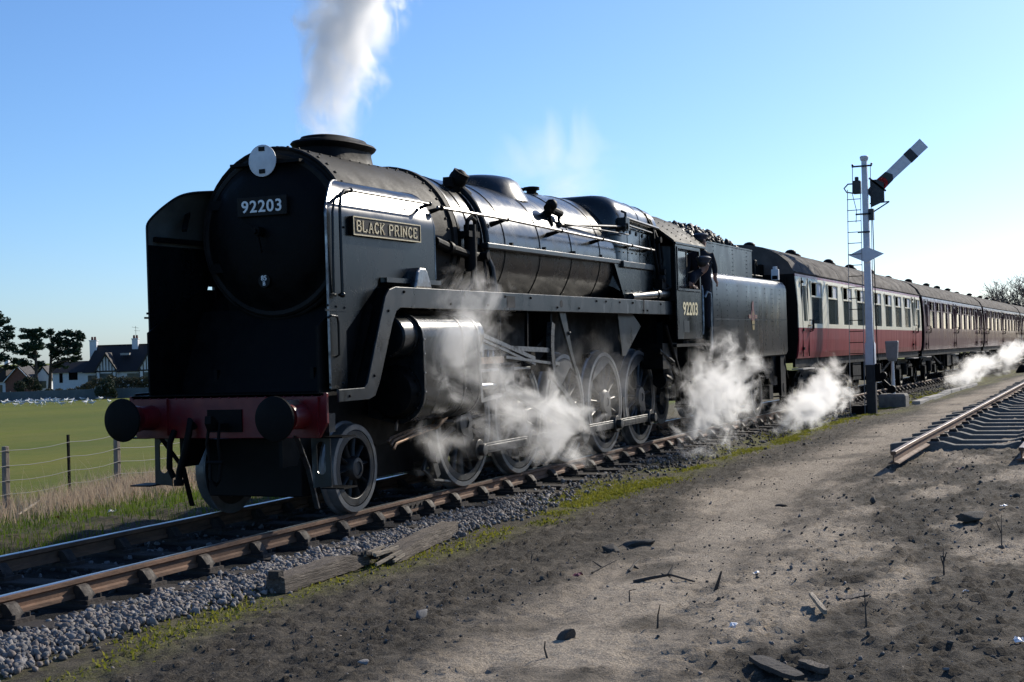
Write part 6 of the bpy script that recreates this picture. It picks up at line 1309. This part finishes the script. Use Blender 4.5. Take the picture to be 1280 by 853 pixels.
for i, (x, y) in enumerate(gpx):
    o = gull if i == 0 else dup_tree(gull)
    p = gp(x + random.uniform(-1, 1), y + .8); o.location = p; o.rotation_euler = (0, 0, random.uniform(0, 2 * PI)); k = random.uniform(1.15, 1.5); o.scale = (k, k, k)
    tag(o, 'small white gull standing among the flock at the far side of the green field', 'gull', 'gulls standing on the far field')

# ------------------------------------------------------------------ houses, wall, hedges beyond the field
FX = Vector((CAM_R.x, CAM_R.y, 0)).normalized(); FY = Vector((0, 0, 1)).cross(FX)
def frame_at(px, D):
    p = at(px, 450, D); return Vector((p.x, p.y, -2.68)), math.atan2(FX.y, FX.x)
D1 = 170.0; o1, r1 = frame_at(150, D1); K = 1775.1 / D1
def hx(px): return (px - 150) / K
def hz(py): return (495.3 - .03 * 0 - py) / K
house = thing('house', 'white mock Tudor house with dark roof and two white chimneys beyond the field', 'house', o1, (0, 0, r1))
mb = MB(); mb.box(-4.2, 5.4, .0, 6.5, 0, 2.75); mb.build('wall', 'render', house, 0)
mb = MB(); e = .35; mb.add([(-4.5, -e, 2.7), (5.8, -e, 2.7), (5.8, 6.9, 2.7), (-4.5, 6.9, 2.7), (-3.6, 3.2, 5.95), (3.0, 3.2, 5.95)], [(0, 1, 5, 4), (2, 3, 4, 5), (1, 2, 5), (3, 0, 4), (3, 2, 1, 0)]); rf1 = mb.build('roof', 'tile', house, 0)
MB().box(-3.65, 3.05, 3.1, 3.3, 5.92, 6.02).build('ridge_tiles', 'tile', rf1, 0)
for cx, apex, hw in ((-1.45, 4.85, 1.25), (3.75, 5.0, 1.3)):
    mb = MB(); mb.prism([(cx - hw, 0), (cx + hw, 0), (cx + hw, 2.9), (cx, apex), (cx - hw, 2.9)], 'y', -.9, 3.0); g_ = mb.build('gable', 'render', house, 0)
    mb = MB(); mb.bar((cx - hw - .15, -1.0, 2.75), (cx, -1.0, apex + .05), .16, .16, up=(0, 1, 0)); mb.bar((cx + hw + .15, -1.0, 2.75), (cx, -1.0, apex + .05), .16, .16, up=(0, 1, 0)); mb.box(cx - hw, cx + hw, -.95, -.9, 2.75, 2.92)
    for k in range(-3, 4):
        t = k / 3.5; zt = apex - abs(t) * (apex - 2.9) - .12
        if zt > 3.0: mb.box(cx + t * hw - .05, cx + t * hw + .05, -.94, -.9, 2.9, zt)
    for t in (-1, -.62, .62, 1): mb.box(cx + t * hw * .95 - .05, cx + t * hw * .95 + .05, -.94, -.9, .2, 2.75)
    mb.build('timber_framing', 'timber', g_, 0)
    mb = MB(); mb.prism([(cx - hw - .2, 2.68), (cx, apex + .08), (cx + hw + .2, 2.68), (cx + hw + .2, 2.8), (cx, apex + .22), (cx - hw - .2, 2.8)], 'y', -1.05, 3.0); mb.build('gable_roof', 'tile', g_, 0)
    MB().box(cx - .7, cx + .7, -.93, -.91, 1.3, 2.6).build('window', 'glass', house, 0)
for x0, x1, z0, z1 in ((-3.9, -2.9, 1.2, 2.4), (.8, 2.3, 1.3, 2.5)):
    w_ = MB().box(x0 - .08, x1 + .08, -.05, -.01, z0 - .08, z1 + .08).build('window', 'render', house, 0); MB().box(x0, x1, -.06, -.052, z0, z1).build('pane', 'glass', w_, 0)
for cx, z0, z1, w in ((-3.95, 2.5, 6.55, .42), (1.15, 5.2, 6.6, .36)):
    mb = MB(); mb.box(cx - w, cx + w, 2.6, 3.4, z0, z1); mb.box(cx - w - .06, cx + w + .06, 2.54, 3.46, z1 - .02, z1 + .10); c_ = mb.build('chimney', 'render', house, 0)
    mb = MB()
    for k in (-.18, .16): mb.cyl((cx + k, 3.0, z1 + .1), (cx + k, 3.0, z1 + .5), .15, .12, 10)
    mb.build('chimney_pot', 'brickred', c_, 40)
mb = MB(); mb.cyl((1.2, 3.0, 6.6), (1.2, 3.0, 8.2), .025, n=6); mb.bar((.75, 3.0, 8.1), (1.55, 3.0, 7.95), .03, .03); mb.bar((1.0, 3, 7.65), (1.7, 3, 7.6), .03, .03)
for k in range(4): mb.bar((.8 + k * .18, 2.8, 8.08 - k * .03), (.8 + k * .18, 3.2, 8.08 - k * .03), .02, .02)
mb.build('aerial', 'dark', house, 0)
MB().prism([(-.2, 4.7), (.9, 4.7), (.9, 4.95), (-.2, 4.95)], 'y', .9, 1.6).build('dormer', 'concrete2', house, 0)
# low white wing
o2, r2 = frame_at(86, 171); wing = thing('outbuilding', 'low white outbuilding with dark pitched roof left of the Tudor house', 'outbuilding', o2, (0, 0, r2))
MB().box(-2.0, 2.2, 0, 4, 0, 2.85).build('wall', 'render', wing, 0); MB().add([(-2.3, -.3, 2.8), (2.3, -.3, 2.8), (2.3, 4.3, 2.8), (-2.3, 4.3, 2.8), (-2.3, 2, 4.15), (2.3, 2, 4.15)], [(0, 1, 5, 4), (2, 3, 4, 5), (1, 2, 5), (3, 0, 4), (3, 2, 1, 0)]).build('roof', 'tile', wing, 0)
for x0, x1, z0, z1 in ((-1.2, -.8, 1.6, 2.75), (-.05, 1.0, 1.9, 2.8)): MB().box(x0, x1, -.03, -.01, z0, z1).build('window', 'void', wing, 0)
# brick house on the left
o3, r3 = frame_at(22, 176); bh = thing('house', 'red brick house with white bargeboards behind the left pines', 'house', o3, (0, 0, r3))
MB().prism([(-1.6, 0), (1.6, 0), (1.6, 1.9), (0, 3.6), (-1.6, 1.9)], 'y', 0, 5).build('wall', 'brick', bh, 0)
mb = MB(); mb.prism([(-1.85, 1.75), (0, 3.7), (1.85, 1.75), (1.85, 1.95), (0, 3.9), (-1.85, 1.95)], 'y', -.2, 5.2); rr = mb.build('roof', 'tile', bh, 0)
mb = MB(); mb.bar((-1.8, -.22, 1.78), (0, -.22, 3.75), .08, .22, up=(0, 1, 0)); mb.bar((1.8, -.22, 1.78), (0, -.22, 3.75), .08, .22, up=(0, 1, 0)); mb.build('bargeboard', 'render', rr, 0)
MB().box(-3.6, -1.6, .6, 4, 0, 1.9).build('side_wing', 'render', bh, 0); MB().prism([(-3.8, 1.85), (-1.6, 1.85), (-1.6, 3.5), (-2.6, 3.6), (-3.8, 2.6)], 'y', .3, 4.5).build('side_roof', 'tile', bh, 0)
MB().box(-3.0, -2.2, .56, .59, .5, 1.5).build('window', 'glass', bh, 0); MB().box(-2.2, -1.7, 1.5, 2.1, 3.3, 4.8).build('chimney', 'render', bh, 0)
o4, r4 = frame_at(52, 178); h4 = thing('house', 'small white gabled house between the two dark pine trunks', 'house', o4, (0, 0, r4))
MB().prism([(-1.1, 0), (1.1, 0), (1.1, 2.0), (.1, 3.4), (-1.1, 2.0)], 'y', 0, 5).build('wall', 'render', h4, 0); MB().prism([(-1.35, 1.9), (.1, 3.5), (1.35, 1.9), (1.35, 2.1), (.1, 3.72), (-1.35, 2.1)], 'y', -.2, 5.2).build('roof', 'tile', h4, 0)
MB().box(-.5, .5, -.04, -.01, .9, 1.8).build('window', 'glass', h4, 0)
# garden wall, panel by panel
o5, r5 = frame_at(-60, 150); gw = thing('garden_wall', 'long low blue-grey panel wall along the far edge of the field', 'wall', o5, (0, 0, r5))
p0 = None
for k in range(12):
    if p0 is None: p0 = MB().box(.06, 2.94, -.04, .04, -.3, 1.16).build('panel', 'gardenwall', gw, 0); o = p0; q0 = MB().box(-.07, .07, -.07, .07, -.3, 1.22).build('post', 'gardenwall', gw, 0); q_ = q0
    else: o = dup(p0, gw); q_ = dup(q0, gw)
    o.location = (k * 3.0, 0, random.uniform(-.02, .02)); q_.location = (k * 3.0, 0, 0)
def clump_quads(cl, per, size, flat=1.0):
    V = []; 
    for (c, r) in cl:
        n = int(per * r[0] * r[2] ** .5 + 8); d = rng.normal(size=(n, 3)); d /= np.linalg.norm(d, axis=1)[:, None]; d *= rng.uniform(.35, 1.05, (n, 1)) ** .6
        P = np.array(c) + d * np.array(r); u = rng.normal(size=(n, 3)); u[:, 2] *= flat; u /= np.linalg.norm(u, axis=1)[:, None]; w = np.cross(u, rng.normal(size=(n, 3))); w /= np.linalg.norm(w, axis=1)[:, None]
        s = (size * rng.uniform(.5, 1.3, n))[:, None]; V.append(np.stack([P - u * s, P - w * s * .45, P + u * s, P + w * s * .45], 1).reshape(-1, 3))
    V = np.concatenate(V); return V, np.arange(len(V)).reshape(-1, 4)
def pine(label, px, D, h, clumps, lean=0.0, trunk_r=.24):
    o, r = frame_at(px, D); t = thing('pine_tree', label, 'tree', o, (0, 0, r), 'dark pines beyond the field'); mb = MB()
    mb.tube([(0, 0, -.2), (lean * .3, .1, h * .3), (lean * .7, 0, h * .6), (lean, 0, h * .93)], [trunk_r, trunk_r * .8, trunk_r * .6, .05], 8)
    for (c, rr) in clumps:
        zb = max(h * .3, c[2] - rr[0] * .5 - .5); tt = zb / h; mb.tube([(lean * tt, 0, zb), ((c[0] + lean * tt) / 2, c[1] * .6, (zb + c[2]) / 2 + .1), tuple(c)], [.10, .07, .03], 5)
    mb.build('trunk', 'bark', t, 60)
    V, Fq = clump_quads([((c[0] + random.uniform(-.75, .75) * a, c[1], c[2] + random.uniform(-.7, .7) * d), (a * random.uniform(.35, .75), b * .6, d * random.uniform(.5, 1.0))) for c, (a, b, d) in clumps for _ in range(5)], 170, .23, .5); raw('crown', V, Fq, 'needles', t); return t
def cl(px0, D, lst): k = 1775.1 / D; return [(((x - px0) / k, random.uniform(-.9, .9), (495.3 - y) / k), (rx / k, rx / k * .8, rz / k)) for x, y, rx, rz in lst]
pine('tall broad dark pine at the far left edge', -4, 160, 9.9, cl(-4, 160, [(-5, 390, 8, 5), (5, 398, 9, 5), (14, 404, 8, 3), (-4, 408, 10, 6), (6, 415, 14, 6), (-2, 426, 14, 7), (12, 430, 12, 6), (4, 441, 16, 6), (18, 446, 9, 4), (-8, 446, 10, 6), (8, 453, 9, 3)]))
pine('middle pine with a flat layered crown and bare lower trunk', 44, 158, 7.6, cl(44, 158, [(36, 410, 10, 4), (48, 409, 9, 3.5), (54, 415, 6, 4), (30, 416, 8, 3), (42, 418, 12, 4), (38, 428, 15, 5), (50, 428, 8, 4), (30, 436, 10, 3.5), (44, 438, 12, 4), (36, 448, 12, 4), (48, 452, 7, 4), (28, 449, 7, 3)]), .1)
pine('rounded dark pine standing next to the Tudor house chimney', 60, 162, 7.7, cl(60, 162, [(66, 413, 5, 4), (80, 413, 10, 4), (92, 416, 11, 4), (102, 420, 6, 4), (74, 424, 10, 5), (88, 426, 13, 5), (100, 430, 8, 4), (78, 436, 12, 5), (92, 438, 12, 4), (70, 440, 8, 5), (84, 448, 12, 4), (74, 454, 9, 4), (64, 430, 5, 4), (98, 446, 6, 3)]), .5)
def shrub(label, px, D, lst, m, cat='shrub'):
    o, r = frame_at(px, D); t = thing('garden_shrub', label, cat, o, (0, 0, r)); V, Fq = clump_quads(cl(px, D, lst), 900, .13); raw('foliage', V, Fq, m, t)
    mb = MB(); 
    for q in lst[:5]: mb.tube([((q[0] - px) / 11.5, 0, 0), ((q[0] - px) / 11.5 + .1, .1, .6), ((q[0] - px) / 11.5, 0, max(.7, (495 - q[1]) / 11.5))], [.05, .04, .02], 5)
    mb.build('stems', 'bark', t, 60)
shrub('dark rounded shrub below the left pines behind the wall', 33, 155, [(26, 477, 8, 8), (36, 474, 9, 9), (44, 480, 5, 6), (30, 470, 6, 5)], 'bush')
shrub('dark bush growing in front of the garden wall', 131, 148, [(126, 484, 8, 8), (136, 482, 8, 9), (131, 474, 9, 7), (142, 488, 4, 6)], 'bush')
shrub('long brownish hedge in front of the Tudor house', 160, 154, [(104, 481, 6, 5), (113, 478, 7, 5), (124, 474, 8, 6), (140, 472, 9, 6), (152, 474, 9, 6), (164, 475, 9, 6), (176, 475, 9, 6), (188, 474, 9, 6), (200, 474, 9, 6), (148, 481, 12, 5), (170, 482, 12, 5), (190, 481, 12, 5)], 'hedge', 'hedge')
shrub('low brown bushes along the wall below the white outbuilding', 75, 154, [(62, 484, 6, 4), (72, 485, 7, 4), (84, 485, 7, 4), (95, 484, 6, 5)], 'hedge')

# ------------------------------------------------------------------ bare trees behind the coaches
def bare_tree(label, px, D, h, seed, group):
    r = random.Random(seed); o = at(px, 412, D); t = thing('bare_tree', label, 'tree', (o.x, o.y, -1.6), (0, 0, r.uniform(0, 6)), group)
    segs = []
    def grow(p, d, ln, rad, lv):
        q = p; dd = d; n = 3
        for k in range(n):
            dd = (dd + Vector((r.gauss(0, .13), r.gauss(0, .13), r.gauss(.03, .08)))).normalized(); q2 = q + dd * ln / n; segs.append((q, q2, rad * (1 - .25 * k / n), rad * (1 - .25 * (k + 1) / n))); q = q2
            if lv > 0 and k >= (1 if lv == 5 else 0):
                for _ in range(2 if lv > 2 else (1 if k == 1 else 2)):
                    sd = Vector((r.gauss(0, 1), r.gauss(0, 1), r.gauss(.25, .5))).normalized(); grow(q, (dd * .75 + sd * .75).normalized(), ln * r.uniform(.55, .78), rad * .55, lv - 1)
    grow(Vector((0, 0, 0)), Vector((0, 0, 1)), h * .50, h * .020, 4)
    V = []; Fs = []
    tr_ = MB(); 
    for a, b, ra, rb in segs:
        if ra > h * .009: tr_.tube([a, b], [ra, rb], 6); continue
        d = (b - a).normalized(); u = d.orthogonal().normalized(); w = d.cross(u); k = len(V)
        ra = max(ra, .011); rb = max(rb, .008)
        for p, rr in ((a, ra), (b, rb)):
            for j in range(3): V.append(p + (u * math.cos(2.094 * j) + w * math.sin(2.094 * j)) * rr)
        for j in range(3): Fs.append((k + j, k + (j + 1) % 3, k + 3 + (j + 1) % 3, k + 3 + j))
    tr_.build('trunk', 'barebark', t, 60); raw('branches', [tuple(v) for v in V], Fs, 'barebark', t)
for i, (px, D, h, lab) in enumerate(((1228, 215, 8.3, 'low spreading bare tree, first from the left above the coaches'), (1246, 205, 9.4, 'bare tree, second from the left above the coaches'), (1268, 200, 10.2, 'tall bare tree near the right edge above the coaches'), (1287, 190, 10.2, 'bare tree cut off by the right edge'), (1258, 240, 9.5, 'bare tree set back behind the two middle bare trees'), (1312, 200, 10.5, 'bare tree just right of the frame edge'))): bare_tree(lab, px, D, h, 20 + i, 'bare trees beyond the train')

# ------------------------------------------------------------------ the tree belt goes on to the right of the frame
cl_ = []; tb = MB(); r = random.Random(9)
for k in range(36):
    t = k / 35; x, y = 114 - 106 * t, -13.5 - 64 * t ** 1.1
    x += r.uniform(-3, 3); y += r.uniform(-2, 2); hh = r.uniform(5.5, 8.0)
    tb.tube([(x, y, 0), (x + .2, y, hh * .5), (x, y + .2, hh * .9)], [.3, .22, .08], 6)
    for _ in range(7): cl_.append(((x + r.uniform(-2.4, 2.4), y + r.uniform(-2.4, 2.4), hh * r.uniform(.25, .92)), (r.uniform(1.5, 2.4), r.uniform(1.5, 2.4), r.uniform(1.1, 1.9))))
    cl_.append(((x, y, 1.4), (3.0, 2.2, 1.5)))
V, Fq = clump_quads(cl_, 60, .45, 1.0); k0 = len(V)
belt = stuff(raw('tree_belt', V, Fq, 'bush')); stuff(tb.build('tree_belt_trunks', 'bark', None, 60))
# ------------------------------------------------------------------ steam
def steam_mat(name, rad, dens, nsc, th, fall, seed, soft=.22, mode='blob', stretch=(1, 1, 1), aniso=.45, col=(.995, .995, .995)):
    m = bpy.data.materials.new(name); m.use_nodes = True; N = m.node_tree.nodes; L = m.node_tree.links; N.clear()
    out = N.new('ShaderNodeOutputMaterial'); v = N.new('ShaderNodeVolumePrincipled'); L.new(v.outputs[0], out.inputs['Volume'])
    v.inputs['Color'].default_value = (*col, 1); v.inputs['Anisotropy'].default_value = aniso
    tc = N.new('ShaderNodeTexCoord'); mp = N.new('ShaderNodeMapping'); mp.inputs['Scale'].default_value = [r * s for r, s in zip(rad, stretch)]; mp.inputs['Location'].default_value = (seed * 3.7, seed * 1.3, seed * 2.1)
    L.new(tc.outputs['Object'], mp.inputs['Vector'])
    def mt(op, a, b=None, cl=False):
        q = N.new('ShaderNodeMath'); q.operation = op; q.use_clamp = cl
        for k, x in enumerate((a, b)):
            if x is None: continue
            if isinstance(x, (int, float)): q.inputs[k].default_value = x
            else: L.new(x, q.inputs[k])
        return q.outputs[0]
    n = N.new('ShaderNodeTexNoise'); n.inputs['Scale'].default_value = nsc; n.inputs['Detail'].default_value = 6; n.inputs['Roughness'].default_value = .62; n.inputs['Distortion'].default_value = .9
    L.new(mp.outputs[0], n.inputs['Vector'])
    if mode == 'blob':
        ln = N.new('ShaderNodeVectorMath'); ln.operation = 'LENGTH'; L.new(tc.outputs['Object'], ln.inputs[0]); f = mt('SUBTRACT', 1.0, ln.outputs['Value'], True)
    else:                                                   # rising plume: radius grows and drifts with height
        sp = N.new('ShaderNodeSeparateXYZ'); L.new(tc.outputs['Object'], sp.inputs[0]); x, y, z = sp.outputs
        cx = mt('MULTIPLY', z, mode[0]); R = mt('ADD', mode[1], mt('MULTIPLY', z, mode[2])); dx = mt('DIVIDE', mt('SUBTRACT', x, cx), R); dy = mt('DIVIDE', y, R)
        zf = mt('MULTIPLY', mt('ADD', mt('MULTIPLY', z, .5), .32), 1.0, True); dens = mt('MULTIPLY', zf, dens); f = mt('SUBTRACT', 1.0, mt('SQRT', mt('ADD', mt('MULTIPLY', dx, dx), mt('MULTIPLY', dy, dy))), True)
    val = mt('SUBTRACT', mt('ADD', mt('MULTIPLY', mt('SUBTRACT', n.outputs[0], .5), 3.2), mt('MULTIPLY', f, fall)), th)
    d = mt('MULTIPLY', mt('DIVIDE', val, soft, True), mt('MULTIPLY', mt('MULTIPLY', f, 4.0, True), dens)); L.new(d, v.inputs['Density'])
    return m
def puff(name, label, c, rad, dens, nsc, th, fall, seed, rot=(0, 0, 0), stretch=(1, 1, 1), soft=.22):
    mb = MB(); mb.sphere((0, 0, 0), 1.0, 20, 12); o = mb.build(name, steam_mat('steam_vapour', rad, dens, nsc, th, fall, seed, soft, 'blob', stretch), None, 60)
    o.location = c; o.scale = rad; o.rotation_euler = rot; return tag(o, label, 'steam')
P = 'steam_cloud'
puff(P, 'white steam drifting up past the outside cylinder', (2.15, -1.62, 1.65), (.95, .36, .85), 1.9, 2.6, .46, 1.0, 1, (0, .5, 0), (1, 1, .7), .5)
puff(P, 'thin steam curling over the running plate above the cylinder', (2.7, -1.5, 2.15), (1.4, .36, .5), 1.5, 2.6, .50, 1.0, 2, (0, .1, 0), (1, 1, 1), .6)
puff(P, 'white steam trailing from the cylinder down to the near rail', (3.9, -1.66, .85), (3.1, .48, .8), 1.9, 2.7, .46, 1.0, 3, (0, .20, 0), (.6, 1, 1.1), .5)
puff(P, 'thin steam hanging in front of the coupled wheels', (6.4, -1.35, 1.1), (3.2, .35, .8), .3, 1.9, .42, 1.0, 4, (0, 0, 0), (.8, 1, 1), .6)
puff(P, 'wisp of steam at the front of the leading coupled wheel', (2.2, -1.25, .6), (.8, .3, .5), 2.0, 2.6, .45, 1.0, 5, (0, .3, 0), (1, 1, 1), .6)
puff(P, 'thick white steam below the cab and tender front', (11.7, -1.75, .75), (3.2, .6, 1.2), 2.4, 2.7, .46, 1.0, 6, (0, -.12, 0), (.8, 1, 1), .5)
puff(P, 'white steam on the rail below the tender and coach end', (19.0, -1.85, .2), (5.2, .55, .6), 2.9, 2.5, .42, 1.05, 7, (0, -.05, 0), (.6, 1, 1), .5)
puff(P, 'steam rising between the tender rear step and the coach', (20.6, -1.75, .6), (2.6, .45, .75), 2.8, 1.9, .42, 1.0, 8, (0, -.2, 0), (.7, 1, 1), .5)
puff(P, 'distant steam beneath the second maroon coach', (50, -2.1, .15), (12, .8, .75), 1.3, 1.5, .46, 1.0, 9, (0, -.04, 0), (.45, 1, 1), .5)
puff(P, 'distant steam beneath the far maroon coach', (66, -2.4, .35), (10.0, .8, 1.0), 1.1, 1.3, .46, 1.0, 10, (0, -.05, 0), (.45, 1, 1), .5)
puff(P, 'faint pale steam in the sky behind the boiler', (11.8, .9, 4.85), (3.8, 1.1, 1.2), .3, .8, .42, 1.0, 11, (0, -.25, 0), (.8, 1, 1), .6)
mb = MB(); mb.loft([[(.40 * z + R * 1.02 * math.cos(t), R * 1.02 * math.sin(t), z) for t in [2 * PI * j / 20 for j in range(20)]] for z, R in ((0, .44), (1.0, .68), (2.0, .92), (3.2, 1.20), (3.9, 1.36))])
pm_ = mb.build('smoke_plume', steam_mat('steam_plume', (1, 1, 1), 5.0, 2.6, .36, 1.1, 12, .42, (.40, .42, .26), (1, 1, .7)), None, 60); pm_.location = (2.15, 0, 3.97); tag(pm_, 'tall plume of white and grey steam rising from the chimney', 'steam')
